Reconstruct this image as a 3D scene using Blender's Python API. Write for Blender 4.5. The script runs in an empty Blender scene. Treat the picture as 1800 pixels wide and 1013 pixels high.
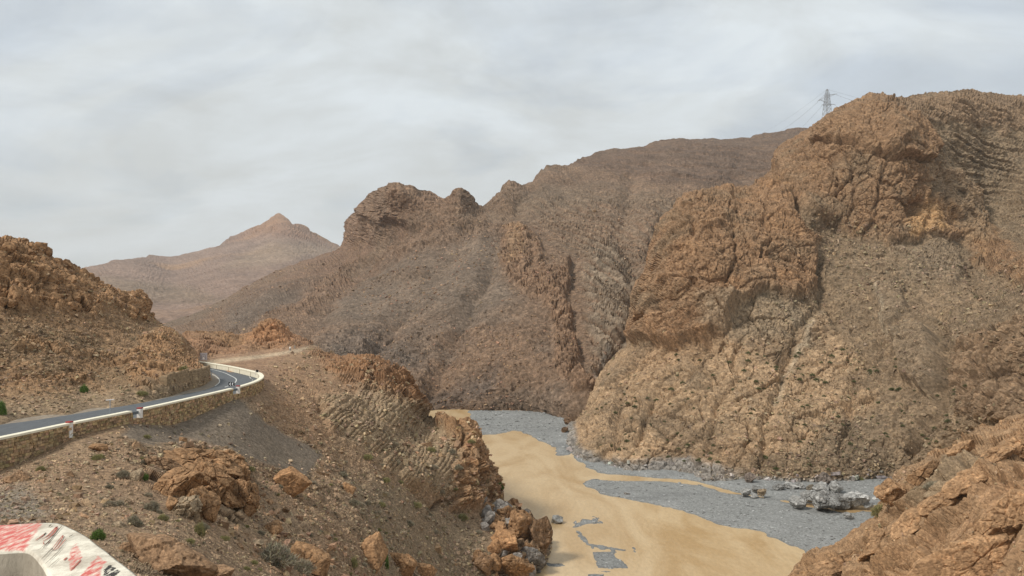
import bpy, bmesh, math, random
import numpy as np
from mathutils import Vector, geometry

random.seed(7)
RNG = np.random.default_rng(11)
sc = bpy.context.scene
col = sc.collection
F, CU, HV = 1300.0, 900.0, 545.0      # focal length in photo px, centre column, horizon row
ZW = -45.0                             # water level (camera eye is z = 0)

# ------------------------------------------------------------------ camera
cam_d = bpy.data.cameras.new('camera')
cam_d.sensor_width = 36.0
cam_d.lens = 26.0
cam_d.shift_y = (HV - 506.5) / 1800.0
cam_d.clip_start = 0.1
cam_d.clip_end = 20000
cam = bpy.data.objects.new('camera', cam_d)
cam.rotation_euler = (math.radians(90), 0, 0)
col.objects.link(cam)
sc.camera = cam

# ------------------------------------------------------------------ sky, sun, exposure
SUN_EL, SUN_AZ = math.radians(47), math.radians(-118)   # azimuth from +Y, clockwise
w = bpy.data.worlds.new('World')
sc.world = w
w.use_nodes = True
nt = w.node_tree
nt.nodes.clear()
N = nt.nodes.new
L = nt.links.new
out = N('ShaderNodeOutputWorld')
bg = N('ShaderNodeBackground')
bg.inputs['Strength'].default_value = 0.1
L(bg.outputs[0], out.inputs[0])
sky = N('ShaderNodeTexSky')
sky.sky_type = 'NISHITA'
sky.sun_disc = False
sky.sun_elevation = SUN_EL
sky.sun_rotation = SUN_AZ
sky.altitude = 1200
sky.dust_density = 3.0
tc = N('ShaderNodeTexCoord')
sep = N('ShaderNodeSeparateXYZ')
L(tc.outputs['Generated'], sep.inputs[0])
mz = N('ShaderNodeMath'); mz.operation = 'MAXIMUM'; mz.inputs[1].default_value = 0.0
L(sep.outputs['Z'], mz.inputs[0])
az = N('ShaderNodeMath'); az.operation = 'ADD'; az.inputs[1].default_value = 0.42
L(mz.outputs[0], az.inputs[0])
dv = N('ShaderNodeVectorMath'); dv.operation = 'DIVIDE'
L(tc.outputs['Generated'], dv.inputs[0])
cmb = N('ShaderNodeCombineXYZ')
for i in range(3):
    L(az.outputs[0], cmb.inputs[i])
L(cmb.outputs[0], dv.inputs[1])
mp = N('ShaderNodeMapping')
mp.inputs['Rotation'].default_value = (0, 0, math.radians(-33))
mp.inputs['Scale'].default_value = (0.8, 1.25, 1.0)
L(dv.outputs[0], mp.inputs[0])
n1 = N('ShaderNodeTexNoise')
n1.inputs['Scale'].default_value = 1.9
n1.inputs['Detail'].default_value = 9
n1.inputs['Roughness'].default_value = 0.55
n1.inputs['Distortion'].default_value = 0.6
L(mp.outputs[0], n1.inputs['Vector'])
n2 = N('ShaderNodeTexNoise')
n2.inputs['Scale'].default_value = 3.0
n2.inputs['Detail'].default_value = 8
n2.inputs['Roughness'].default_value = 0.6
n2.inputs['Distortion'].default_value = 0.35
L(mp.outputs[0], n2.inputs['Vector'])
cr = N('ShaderNodeValToRGB')                       # cloud tone
e = cr.color_ramp.elements
e[0].position = 0.36; e[0].color = (6.05, 6.35, 6.35, 1)
e[1].position = 0.62; e[1].color = (7.45, 8.0, 8.3, 1)
L(n2.outputs['Fac'], cr.inputs[0])
cf = N('ShaderNodeValToRGB')                       # cloud cover
e = cf.color_ramp.elements
e[0].position = 0.36; e[0].color = (0.72, 0.72, 0.72, 1)
e[1].position = 0.52; e[1].color = (0.97, 0.97, 0.97, 1)
L(n1.outputs['Fac'], cf.inputs[0])
# the veil thickens towards the horizon
hz = N('ShaderNodeMapRange')
hz.inputs['From Min'].default_value = 0.0; hz.inputs['From Max'].default_value = 0.3
hz.inputs['To Min'].default_value = 1.0; hz.inputs['To Max'].default_value = 0.0
L(sep.outputs['Z'], hz.inputs['Value'])
mxf = N('ShaderNodeMath'); mxf.operation = 'MAXIMUM'
L(cf.outputs[0], mxf.inputs[0]); L(hz.outputs[0], mxf.inputs[1])
hzc = N('ShaderNodeMix'); hzc.data_type = 'RGBA'
hzm = N('ShaderNodeMath'); hzm.operation = 'MULTIPLY'; hzm.inputs[1].default_value = 0.6
L(hz.outputs[0], hzm.inputs[0])
L(hzm.outputs[0], hzc.inputs['Factor'])
L(cr.outputs[0], hzc.inputs['A'])
hzc.inputs['B'].default_value = (6.3, 6.45, 6.3, 1)
mx = N('ShaderNodeMix'); mx.data_type = 'RGBA'
L(mxf.outputs[0], mx.inputs['Factor'])
L(sky.outputs[0], mx.inputs['A'])
L(hzc.outputs['Result'], mx.inputs['B'])
L(mx.outputs['Result'], bg.inputs['Color'])

sd = bpy.data.lights.new('sun', 'SUN')
sd.energy = 2.9
sd.angle = math.radians(12)
sd.color = (1.0, 0.95, 0.88)
sun = bpy.data.objects.new('sun', sd)
sdir = Vector((math.sin(SUN_AZ) * math.cos(SUN_EL), math.cos(SUN_AZ) * math.cos(SUN_EL), math.sin(SUN_EL)))
sun.rotation_euler = sdir.to_track_quat('Z', 'Y').to_euler()
sun.location = (0, 0, 300)
col.objects.link(sun)

sc.view_settings.view_transform = 'Standard'
sc.view_settings.look = 'None'
sc.view_settings.gamma = 1
sc.view_settings.exposure = 0.08
sc.view_settings.use_curve_mapping = False
sc.cycles.max_bounces = 5
sc.cycles.diffuse_bounces = 3
sc.cycles.glossy_bounces = 2
sc.cycles.volume_bounces = 0

# ------------------------------------------------------------------ helpers: noise
def _h(ix, iy, iz, seed):
    h = (ix.astype(np.uint32) * np.uint32(374761393)) ^ (iy.astype(np.uint32) * np.uint32(668265263)) \
        ^ (iz.astype(np.uint32) * np.uint32(2246822519)) ^ np.uint32((seed * 3266489917) & 0xffffffff)
    h = (h ^ (h >> np.uint32(15))) * np.uint32(2246822519)
    h = (h ^ (h >> np.uint32(13))) * np.uint32(3266489917)
    return h ^ (h >> np.uint32(16))

def _f(h):
    return (h & np.uint32(0xffffff)).astype(np.float32) / np.float32(16777216.0)

def vn(P, s, seed=0):
    """value noise in -1..1, P (n,3), s feature size (scalar or 3)"""
    Q = (P / np.asarray(s, dtype=np.float32)).astype(np.float32)
    I = np.floor(Q)
    fr = Q - I
    fr = fr * fr * fr * (fr * (fr * 6 - 15) + 10)
    I = I.astype(np.int64)
    x, y, z = I[:, 0], I[:, 1], I[:, 2]
    fx, fy, fz = fr[:, 0], fr[:, 1], fr[:, 2]
    r = 0
    for dz in (0, 1):
        for dy in (0, 1):
            a = _f(_h(x, y + dy, z + dz, seed)); b = _f(_h(x + 1, y + dy, z + dz, seed))
            r = r + (a + (b - a) * fx) * (fy if dy else 1 - fy) * (fz if dz else 1 - fz)
    return r * 2 - 1

def fbm(P, s, octv=4, seed=0, gain=0.5, ridged=False):
    a, tot, r = 1.0, 0.0, 0
    s = np.asarray(s, dtype=np.float32)
    for k in range(octv):
        n = vn(P + 17.3 * k, s, seed + k * 31)
        if ridged:
            n = 1 - 2 * np.abs(n)
        r = r + a * n; tot += a; a *= gain; s = s * 0.49
    return r / tot

def cells(P, s, seed=0):
    """cellular: F1, F2, id (0..1), rel vector to nearest seed"""
    Q = (P / np.asarray(s, dtype=np.float32)).astype(np.float32)
    I = np.floor(Q).astype(np.int64)
    n = len(Q)
    F1 = np.full(n, 9, np.float32); F2 = F1.copy()
    ID = np.zeros(n, np.float32); REL = np.zeros((n, 3), np.float32)
    for dx in (-1, 0, 1):
        for dy in (-1, 0, 1):
            for dz in (-1, 0, 1):
                cx, cy, cz = I[:, 0] + dx, I[:, 1] + dy, I[:, 2] + dz
                h = _h(cx, cy, cz, seed)
                jx = (h & np.uint32(1023)).astype(np.float32) / 1023
                jy = ((h >> np.uint32(10)) & np.uint32(1023)).astype(np.float32) / 1023
                jz = ((h >> np.uint32(20)) & np.uint32(1023)).astype(np.float32) / 1023
                rx = Q[:, 0] - cx - jx; ry = Q[:, 1] - cy - jy; rz = Q[:, 2] - cz - jz
                d = rx * rx + ry * ry + rz * rz
                m = d < F1
                F2 = np.where(m, F1, np.minimum(F2, d))
                F1 = np.where(m, d, F1)
                ID = np.where(m, jx * 0.61 + jz * 0.39, ID)
                REL[m, 0] = rx[m]; REL[m, 1] = ry[m]; REL[m, 2] = rz[m]
    return np.sqrt(F1), np.sqrt(F2), ID, REL

def rotm(ax, ay, az_):
    cx, sx, cy, sy, cz, sz = math.cos(ax), math.sin(ax), math.cos(ay), math.sin(ay), math.cos(az_), math.sin(az_)
    X = np.array([[1, 0, 0], [0, cx, -sx], [0, sx, cx]])
    Y = np.array([[cy, 0, sy], [0, 1, 0], [-sy, 0, cy]])
    Z = np.array([[cz, -sz, 0], [sz, cz, 0], [0, 0, 1]])
    return (Z @ Y @ X).astype(np.float32)

def ss(a, b, x):
    t = np.clip((x - a) / (b - a), 0, 1)
    return t * t * (3 - 2 * t)

def blocks(P, size, seed, rot=None, off=0.5, tilt=0.9, crack=0.45, cw=0.10, warp=0.35):
    """jointed rock: each block has its own step, its own facet and an open joint; about -1..1"""
    sz = np.asarray(size, dtype=np.float32) * np.ones(3, np.float32)
    Q = P if rot is None else P @ rot
    m = float(sz.mean())
    if warp:
        Q = Q + warp * m * np.stack([vn(Q, m * 1.3, seed + 5), vn(Q, m * 1.3, seed + 6), vn(Q, m * 1.3, seed + 7)], 1)
    F1, F2, ID, REL = cells(Q, sz, seed)
    tx = np.sin(ID * 61.0); ty = np.sin(ID * 97.0 + 1); tz = np.sin(ID * 43.0 + 2)
    t = REL[:, 0] * tx + REL[:, 1] * ty + REL[:, 2] * tz
    c = 1 - ss(0, cw * 2, F2 - F1)
    return off * (ID * 2 - 1) + tilt * t - crack * c, ID, c

def facet(P, s, seed, n=3):
    """angular relief: planes meeting in sharp arrises and clefts, about -1..1"""
    rg = np.random.default_rng(seed)
    s = float(s)
    Q = P + 0.45 * s * np.stack([vn(P, s * 1.7, seed + 1), vn(P, s * 1.7, seed + 2), vn(P, s * 1.7, seed + 3)], 1)
    def tri():
        d = rg.normal(size=3); d /= np.linalg.norm(d)
        t = Q @ d.astype(np.float32) / (s * rg.uniform(1.0, 2.0)) + rg.random()
        return np.abs((t % 1) - 0.5) * 4 - 1
    a = tri(); b = tri()
    for _ in range(n - 1):
        a = np.maximum(a, tri() - 0.25); b = np.minimum(b, tri() + 0.25)
    return (a + b) * 0.5

def facets(P, s, octv, seed, gain=0.5):
    r, a, t = 0, 1.0, 0
    for k in range(octv):
        r = r + a * facet(P, s, seed + 13 * k); t += a; a *= gain; s = s * 0.46
    return r / t

def dline(U, V, pts):
    d = np.full(np.shape(U), 1e9)
    for (ax, ay), (bx, by) in zip(pts[:-1], pts[1:]):
        ex, ey = bx - ax, by - ay
        t = np.clip(((U - ax) * ex + (V - ay) * ey) / (ex * ex + ey * ey), 0, 1)
        d = np.minimum(d, (U - ax - ex * t) ** 2 + (V - ay - ey * t) ** 2)
    return np.sqrt(d)

def groove(U, V, pts, w):
    return np.clip(1 - dline(U, V, pts) / w, 0, 1)

def stones(P, s, seed, dens=0.5, flat=0.6):
    """loose stones lying on a slope: height 0..1, id, mask"""
    Q = P + 0.12 * s * np.stack([vn(P, s * 0.35, seed + 1), vn(P, s * 0.35, seed + 2), vn(P, s * 0.35, seed + 3)], 1)
    F1, F2, ID, REL = cells(Q, s, seed)
    ID2 = (ID * 7.31) % 1
    on = (ID2 < dens).astype(np.float32)
    rad = 0.28 + 0.30 * ((ID * 13.7) % 1)
    hh = np.clip(1 - (F1 / rad), 0, 1)
    hh = np.minimum(hh * 2.2, flat + 0.4 * REL[:, 0] + 0.4 * REL[:, 2]).clip(0, 1) * on
    return hh, ID, (hh > 0.05).astype(np.float32)

# ------------------------------------------------------------------ helpers: pixel geometry
def pt(u, v, Y):
    u = np.asarray(u, dtype=np.float64); v = np.asarray(v, dtype=np.float64); Y = np.asarray(Y, dtype=np.float64)
    return np.stack(np.broadcast_arrays((u - CU) / F * Y, Y, (HV - v) / F * Y), -1)

def ptz(u, v, z):
    return pt(u, v, np.asarray(z) * F / (HV - np.asarray(v, dtype=np.float64)))

def WY(v):
    return -ZW * F / (v - HV)

def sdpoly(U, V, poly):
    """signed distance, positive inside"""
    p = np.asarray(poly, dtype=np.float64)
    q = np.roll(p, -1, 0)
    d = np.full(U.shape, 1e9)
    ins = np.zeros(U.shape, bool)
    for (ax, ay), (bx, by) in zip(p, q):
        ex, ey = bx - ax, by - ay
        wx, wy = U - ax, V - ay
        t = np.clip((wx * ex + wy * ey) / (ex * ex + ey * ey + 1e-9), 0, 1)
        d = np.minimum(d, (wx - ex * t) ** 2 + (wy - ey * t) ** 2)
        c = ((ay > V) != (by > V)) & (U < (bx - ax) * (V - ay) / ((by - ay) if by != ay else 1e-9) + ax)
        ins ^= c
    return np.where(ins, 1, -1) * np.sqrt(d)

def pm(U, V, poly, soft=12.0):
    return ss(-soft, soft, sdpoly(U, V, poly)).astype(np.float32)

def lin(*rgb):
    return np.array([((c / 255.0) / 12.92 if c / 255.0 < 0.04045 else ((c / 255.0 + 0.055) / 1.055) ** 2.4) for c in rgb], np.float32)

class TPS:
    def __init__(s, ctrl):
        c = np.array([(u, v, 1.0 / (WY(v) if Y == 'W' else Y)) for u, v, Y in ctrl], dtype=np.float64)
        s.x = c[:, :2] / 500.0
        n = len(c)
        K = s.phi(s.x[:, None] - s.x[None]) + 1e-5 * np.eye(n)
        A = np.zeros((n + 3, n + 3))
        A[:n, :n] = K; A[:n, n] = 1; A[:n, n + 1:] = s.x
        A[n:, :n] = A[:n, n:].T
        s.w = np.linalg.solve(A, np.concatenate([c[:, 2], [0, 0, 0]]))
        s.lo, s.hi = c[:, 2].min() * 0.8, c[:, 2].max() * 1.25
    @staticmethod
    def phi(d):
        r2 = (d ** 2).sum(-1)
        return 0.5 * r2 * np.log(r2 + 1e-12)
    def Y(s, u, v):
        q = np.stack([np.ravel(u), np.ravel(v)], 1) / 500.0
        n = len(s.x)
        r = s.w[n] + q @ s.w[n + 1:]
        for i in range(n):
            r = r + s.w[i] * s.phi(q - s.x[i])
        return (1.0 / np.clip(r, s.lo, s.hi)).reshape(np.shape(u))

# ------------------------------------------------------------------ helpers: objects
def tag(o, label=None, cat=None, group=None, kind=None):
    if label: o['label'] = label
    if cat: o['category'] = cat
    if group: o['group'] = group
    if kind: o['kind'] = kind
    return o

def mesh_np(name, V, Fc, mat=None, colr=None, smooth=True, parent=None, extra=None):
    V = np.asarray(V, np.float32); Fc = np.asarray(Fc, np.int32)
    k = Fc.shape[1]
    me = bpy.data.meshes.new(name)
    me.vertices.add(len(V)); me.vertices.foreach_set('co', V.ravel())
    me.loops.add(Fc.size); me.loops.foreach_set('vertex_index', Fc.ravel())
    me.polygons.add(len(Fc))
    me.polygons.foreach_set('loop_start', np.arange(0, Fc.size, k, dtype=np.int32))
    me.polygons.foreach_set('loop_total', np.full(len(Fc), k, np.int32))
    me.polygons.foreach_set('use_smooth', np.full(len(Fc), smooth))
    me.update(calc_edges=True)
    if colr is not None:
        a = me.color_attributes.new('Col', 'FLOAT_COLOR', 'POINT')
        c4 = np.ones((len(V), 4), np.float32); c4[:, :3] = colr
        a.data.foreach_set('color', c4.ravel())
    if mat: me.materials.append(mat)
    o = bpy.data.objects.new(name, me)
    col.objects.link(o)
    if parent: o.parent = parent
    return o

def empty(name, loc, label=None, cat=None, group=None):
    o = bpy.data.objects.new(name, None)
    o.location = loc
    col.objects.link(o)
    return tag(o, label, cat, group)

class MB:
    """collects boxes, bars and polygons into one mesh"""
    def __init__(s): s.v = []; s.f = []
    def add(s, vs, fs):
        b = len(s.v)
        s.v += [tuple(p) for p in vs]
        s.f += [tuple(b + i for i in f) for f in fs]
    def box(s, c, d, rz=0.0, jit=0.0):
        hx, hy, hz_ = d[0] / 2, d[1] / 2, d[2] / 2
        cs, sn = math.cos(rz), math.sin(rz)
        vs = []
        for z in (-hz_, hz_):
            for x, y in ((-hx, -hy), (hx, -hy), (hx, hy), (-hx, hy)):
                j = [random.uniform(-jit, jit) for _ in range(3)]
                vs.append((c[0] + (x + j[0]) * cs - (y + j[1]) * sn, c[1] + (x + j[0]) * sn + (y + j[1]) * cs, c[2] + z + j[2]))
        s.add(vs, [(3, 2, 1, 0), (4, 5, 6, 7), (0, 1, 5, 4), (1, 2, 6, 5), (2, 3, 7, 6), (3, 0, 4, 7)])
    def bar(s, a, b, r, n=6, r2=None):
        a, b = Vector(a), Vector(b)
        r2 = r if r2 is None else r2
        q = (b - a).to_track_quat('Z', 'Y')
        vs = []
        for p, rr in ((a, r), (b, r2)):
            for i in range(n):
                t = 2 * math.pi * i / n
                vs.append(p + q @ Vector((rr * math.cos(t), rr * math.sin(t), 0)))
        fs = [(i, (i + 1) % n, n + (i + 1) % n, n + i) for i in range(n)] + [tuple(range(n))[::-1], tuple(range(n, 2 * n))]
        s.add(vs, fs)
    def build(s, name, mat, parent=None, bevel=0.0, smooth=False, origin=None):
        me = bpy.data.meshes.new(name)
        vs = s.v
        if origin is not None:
            vs = [(p[0] - origin[0], p[1] - origin[1], p[2] - origin[2]) for p in vs]
        me.from_pydata(vs, [], s.f)
        me.update()
        if smooth:
            me.polygons.foreach_set('use_smooth', [True] * len(me.polygons))
        me.materials.append(mat)
        o = bpy.data.objects.new(name, me)
        col.objects.link(o)
        if parent: o.parent = parent
        if origin is not None and parent is None: o.location = origin
        if bevel:
            m = o.modifiers.new('bevel', 'BEVEL'); m.width = bevel; m.segments = 2; m.limit_method = 'ANGLE'
        return o

# ------------------------------------------------------------------ materials
def newmat(name):
    m = bpy.data.materials.new(name); m.use_nodes = True
    t = m.node_tree
    return m, t, t.nodes['Principled BSDF']

def rockmat(name, px, bump=1.0, contrast=0.35, rough=0.95):
    """px = size of one picture element in metres where this rock lies"""
    m, t, b = newmat(name)
    n, l = t.nodes.new, t.links.new
    at = n('ShaderNodeAttribute'); at.attribute_name = 'Col'
    tcx = n('ShaderNodeTexCoord')
    a = n('ShaderNodeTexNoise'); a.inputs['Scale'].default_value = 1 / (px * 9); a.inputs['Detail'].default_value = 6; a.inputs['Roughness'].default_value = 0.7
    l(tcx.outputs['Object'], a.inputs['Vector'])
    g = n('ShaderNodeTexNoise'); g.inputs['Scale'].default_value = 1 / (px * 2.2); g.inputs['Detail'].default_value = 4; g.inputs['Roughness'].default_value = 0.75
    l(tcx.outputs['Object'], g.inputs['Vector'])
    r1 = n('ShaderNodeMapRange'); r1.inputs['From Min'].default_value = 0.3; r1.inputs['From Max'].default_value = 0.7
    r1.inputs['To Min'].default_value = 1 - contrast * 0.8; r1.inputs['To Max'].default_value = 1 + contrast * 0.9
    l(a.outputs['Fac'], r1.inputs['Value'])
    r2 = n('ShaderNodeMapRange'); r2.inputs['From Min'].default_value = 0.3; r2.inputs['From Max'].default_value = 0.7
    r2.inputs['To Min'].default_value = 1 - contrast * 0.6; r2.inputs['To Max'].default_value = 1 + contrast * 0.7
    l(g.outputs['Fac'], r2.inputs['Value'])
    vs_ = n('ShaderNodeTexVoronoi'); vs_.inputs['Scale'].default_value = 1 / (px * 3.2); vs_.feature = 'F1'
    l(tcx.outputs['Object'], vs_.inputs['Vector'])
    sx_ = n('ShaderNodeSeparateColor'); l(vs_.outputs['Color'], sx_.inputs[0])
    r3 = n('ShaderNodeMapRange'); r3.inputs['To Min'].default_value = 1 - contrast * 0.7; r3.inputs['To Max'].default_value = 1 + contrast * 0.75
    l(sx_.outputs[0], r3.inputs['Value'])
    mu0 = n('ShaderNodeMath'); mu0.operation = 'MULTIPLY'
    l(r1.outputs[0], mu0.inputs[0]); l(r2.outputs[0], mu0.inputs[1])
    mu = n('ShaderNodeMath'); mu.operation = 'MULTIPLY'
    l(mu0.outputs[0], mu.inputs[0]); l(r3.outputs[0], mu.inputs[1])
    vm = n('ShaderNodeVectorMath'); vm.operation = 'SCALE'
    l(at.outputs['Color'], vm.inputs[0]); l(mu.outputs[0], vm.inputs['Scale'])
    l(vm.outputs[0], b.inputs['Base Color'])
    b.inputs['Roughness'].default_value = rough
    b.inputs['Specular IOR Level'].default_value = 0.2
    vo = n('ShaderNodeTexVoronoi'); vo.inputs['Scale'].default_value = 1 / (px * 4); vo.feature = 'F1'
    l(tcx.outputs['Object'], vo.inputs['Vector'])
    ad = n('ShaderNodeMath'); ad.operation = 'ADD'
    l(g.outputs['Fac'], ad.inputs[0])
    l(a.outputs['Fac'], ad.inputs[1])
    ad2 = n('ShaderNodeMath'); ad2.operation = 'MULTIPLY_ADD'; ad2.inputs[1].default_value = -0.5
    l(vo.outputs['Distance'], ad2.inputs[0]); l(ad.outputs[0], ad2.inputs[2])
    bp = n('ShaderNodeBump'); bp.inputs['Strength'].default_value = 0.5; bp.inputs['Distance'].default_value = px * 2.2 * bump
    l(ad2.outputs[0], bp.inputs['Height'])
    l(bp.outputs[0], b.inputs['Normal'])
    return m

def flatmat(name, rgb, rough=0.8, var=0.12, scale=8.0, bump=0.0, metal=0.0, spec=0.3):
    m, t, b = newmat(name)
    n, l = t.nodes.new, t.links.new
    tcx = n('ShaderNodeTexCoord')
    a = n('ShaderNodeTexNoise'); a.inputs['Scale'].default_value = scale; a.inputs['Detail'].default_value = 6; a.inputs['Roughness'].default_value = 0.65
    l(tcx.outputs['Object'], a.inputs['Vector'])
    r = n('ShaderNodeMapRange'); r.inputs['From Min'].default_value = 0.3; r.inputs['From Max'].default_value = 0.7
    r.inputs['To Min'].default_value = 1 - var; r.inputs['To Max'].default_value = 1 + var
    l(a.outputs['Fac'], r.inputs['Value'])
    vm = n('ShaderNodeVectorMath'); vm.operation = 'SCALE'; vm.inputs[0].default_value = rgb[:3]
    l(r.outputs[0], vm.inputs['Scale']); l(vm.outputs[0], b.inputs['Base Color'])
    b.inputs['Roughness'].default_value = rough; b.inputs['Metallic'].default_value = metal
    b.inputs['Specular IOR Level'].default_value = spec
    if bump:
        bp = n('ShaderNodeBump'); bp.inputs['Distance'].default_value = bump
        l(a.outputs['Fac'], bp.inputs['Height']); l(bp.outputs[0], b.inputs['Normal'])
    return m

# ------------------------------------------------------------------ terrain builder
LAY = {}
def terrain(name, top, bot, ctrl, du, dvp, sculpt, mat, ubeg, uend, back=0.3, backlen=0.35, nback=10, edge=0.0, edgew=25.0, damp=0.85, dampw=24.0, graze=0.4):
    tps = TPS(ctrl)
    us = np.arange(ubeg, uend + du, du)
    tp = np.array(top, float); bt = np.array(bot, float)
    vt = np.interp(us, tp[:, 0], tp[:, 1]); vb = np.interp(us, bt[:, 0], bt[:, 1])
    vs_ = np.arange(vt.min() - 2 * dvp, vb.max() + dvp, dvp)
    # broad form on a coarse grid, then refined
    st = 5.0
    cu = np.arange(ubeg - 10, uend + 15, st); cv = np.arange(vs_[0] - 10, vs_[-1] + 15, st)
    CUg, CVg = np.meshgrid(cu, cv)
    W = 1.0 / tps.Y(CUg, CVg)
    def bil(W, u, v):
        x = (u - cu[0]) / st; y = (v - cv[0]) / st
        xi = np.clip(np.floor(x).astype(int), 0, len(cu) - 2); yi = np.clip(np.floor(y).astype(int), 0, len(cv) - 2)
        fx = x - xi; fy = y - yi
        return (W[yi, xi] * (1 - fx) + W[yi, xi + 1] * fx) * (1 - fy) + (W[yi + 1, xi] * (1 - fx) + W[yi + 1, xi + 1] * fx) * fy
    def dist(Up, Vp):
        d2 = np.full(Up.shape, 1e9)
        for (ax, ay), (bx, by) in zip(tp[:-1], tp[1:]):
            ex, ey = bx - ax, by - ay
            t_ = np.clip(((Up - ax) * ex + (Vp - ay) * ey) / (ex * ex + ey * ey), 0, 1)
            d2 = np.minimum(d2, (Up - ax - ex * t_) ** 2 + (Vp - ay - ey * t_) ** 2)
        vtop = np.interp(Up, tp[:, 0], tp[:, 1])
        return np.where(Vp < vtop, 0, np.sqrt(d2))
    dc = dist(CUg, CVg)
    Yc = 1.0 / W
    if edge:
        Yc = Yc * (1 + edge * (1 - ss(0, edgew, dc)) ** 2)
        W = 1.0 / Yc
    Pc = pt(CUg, CVg, Yc)
    Nc = np.cross(np.gradient(Pc, axis=1), np.gradient(Pc, axis=0))
    Nc /= np.linalg.norm(Nc, axis=-1, keepdims=True) + 1e-12
    for _ in range(3):
        Nc[1:-1] = (Nc[:-2] + Nc[1:-1] * 2 + Nc[2:]) / 4
        Nc[:, 1:-1] = (Nc[:, :-2] + Nc[:, 1:-1] * 2 + Nc[:, 2:]) / 4
    if (Nc * -Pc).sum(-1).mean() < 0: Nc = -Nc
    Up = np.broadcast_to(us[None], (len(vs_), len(us)))
    Vp = np.clip(vs_[:, None], vt[None], vb[None])
    Yp = 1.0 / bil(W, Up, Vp)
    Nn = np.stack([bil(Nc[..., k], Up, Vp) for k in range(3)], -1)
    D = bil(dc, Up, Vp)
    P = pt(Up, Vp, Yp)
    kb = (np.linspace(0, 1, nback + 1)[1:][::-1] ** 1.6)[:, None]
    dY = kb * backlen * Yp[0][None]
    Yb = Yp[0][None] + dY
    Zb = P[0, :, 2][None] + dY * ((HV - vt)[None] / F - back)
    Xb = (us - CU)[None] / F * Yb
    P = np.concatenate([np.stack([Xb, Yb, Zb], -1), P], 0)
    Nb = np.broadcast_to(np.array([0, 0, 1.0]), (nback, len(us), 3)) * np.minimum(1, kb * 3)[..., None] + Nn[0][None] * (1 - np.minimum(1, kb * 3)[..., None])
    Nn = np.concatenate([Nb, Nn], 0)
    Nn = Nn / (np.linalg.norm(Nn, axis=-1, keepdims=True) + 1e-12)
    Ua = np.concatenate([np.broadcast_to(us[None], Yb.shape), Up], 0)
    Va = np.concatenate([np.broadcast_to(vt[None], Yb.shape), Vp], 0)
    D = np.concatenate([np.zeros(Yb.shape), D], 0)
    R, C = P.shape[:2]
    Pf = P.reshape(-1, 3).astype(np.float32); Nf = Nn.reshape(-1, 3).astype(np.float32)
    d, c = sculpt(Pf, Ua.ravel(), Va.ravel(), Nf)
    d = d * (damp + (1 - damp) * ss(0, dampw, D.ravel()))
    face = np.abs((Nf * Pf).sum(1)) / (np.linalg.norm(Pf, axis=1) + 1e-9)   # gentle ground seen edge-on carries less relief
    d = d * np.clip(face / graze, 0.3, 1)
    Pf = Pf + Nf * d[:, None]
    idx = np.arange(R * C).reshape(R, C)
    q = np.stack([idx[:-1, :-1], idx[1:, :-1], idx[1:, 1:], idx[:-1, 1:]], -1).reshape(-1, 4)
    # leave out the squares that have no area (above the skyline, below the foot)
    ok = (np.abs(Va.ravel()[q[:, 0]] - Va.ravel()[q[:, 1]]) + np.abs(Va.ravel()[q[:, 3]] - Va.ravel()[q[:, 2]]) > 1e-6) | (q[:, 0] < nback * C)
    o = mesh_np(name, Pf, q[ok], mat, c, smooth=False)
    o['kind'] = 'structure'
    LAY[name] = dict(tps=tps, P=Pf.reshape(R, C, 3), N=Nf.reshape(R, C, 3), C=np.asarray(c).reshape(R, C, 3), us=us, vs=vs_, vt=vt, vb=vb, nb=nback, nr=len(vs_))
    return o

def surf(layer, u, v):
    """a point of the sculpted land at photo pixel (u, v)"""
    l = LAY[layer]
    j = int(round((u - l['us'][0]) / (l['us'][1] - l['us'][0])))
    j = min(max(j, 0), len(l['us']) - 1)
    v = min(max(v, l['vt'][j] + 1.5), l['vb'][j] - 1.5)
    i = l['nb'] + int(round((v - l['vs'][0]) / (l['vs'][1] - l['vs'][0])))
    i = min(max(i, 0), l['nb'] + l['nr'] - 1)
    return l['P'][i, j], l['N'][i, j], l['C'][i, j]

def mixc(base, pairs):
    c = np.array(base, np.float32)
    for m, colr in pairs:
        c = c * (1 - m[:, None]) + np.asarray(colr, np.float32) * m[:, None]
    return c

# rock and soil colours (reflectance)
BROWN = np.array([.275, .172, .104]); ORANGE = np.array([.36, .195, .095]); TAN = np.array([.42, .28, .165])
GREYB = np.array([.205, .150, .102]); SCREE = np.array([.215, .162, .118]); RUST = np.array([.30, .150, .078])
OLIVE = np.array([.19, .155, .095]); GREY = np.array([.27, .265, .25]); DGREY = np.array([.13, .115, .10])
PINK = np.array([.24, .165, .125])

def tonal(P, s, seed, amp=0.25):
    return 1 + amp * fbm(P, s, 4, seed)

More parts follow.
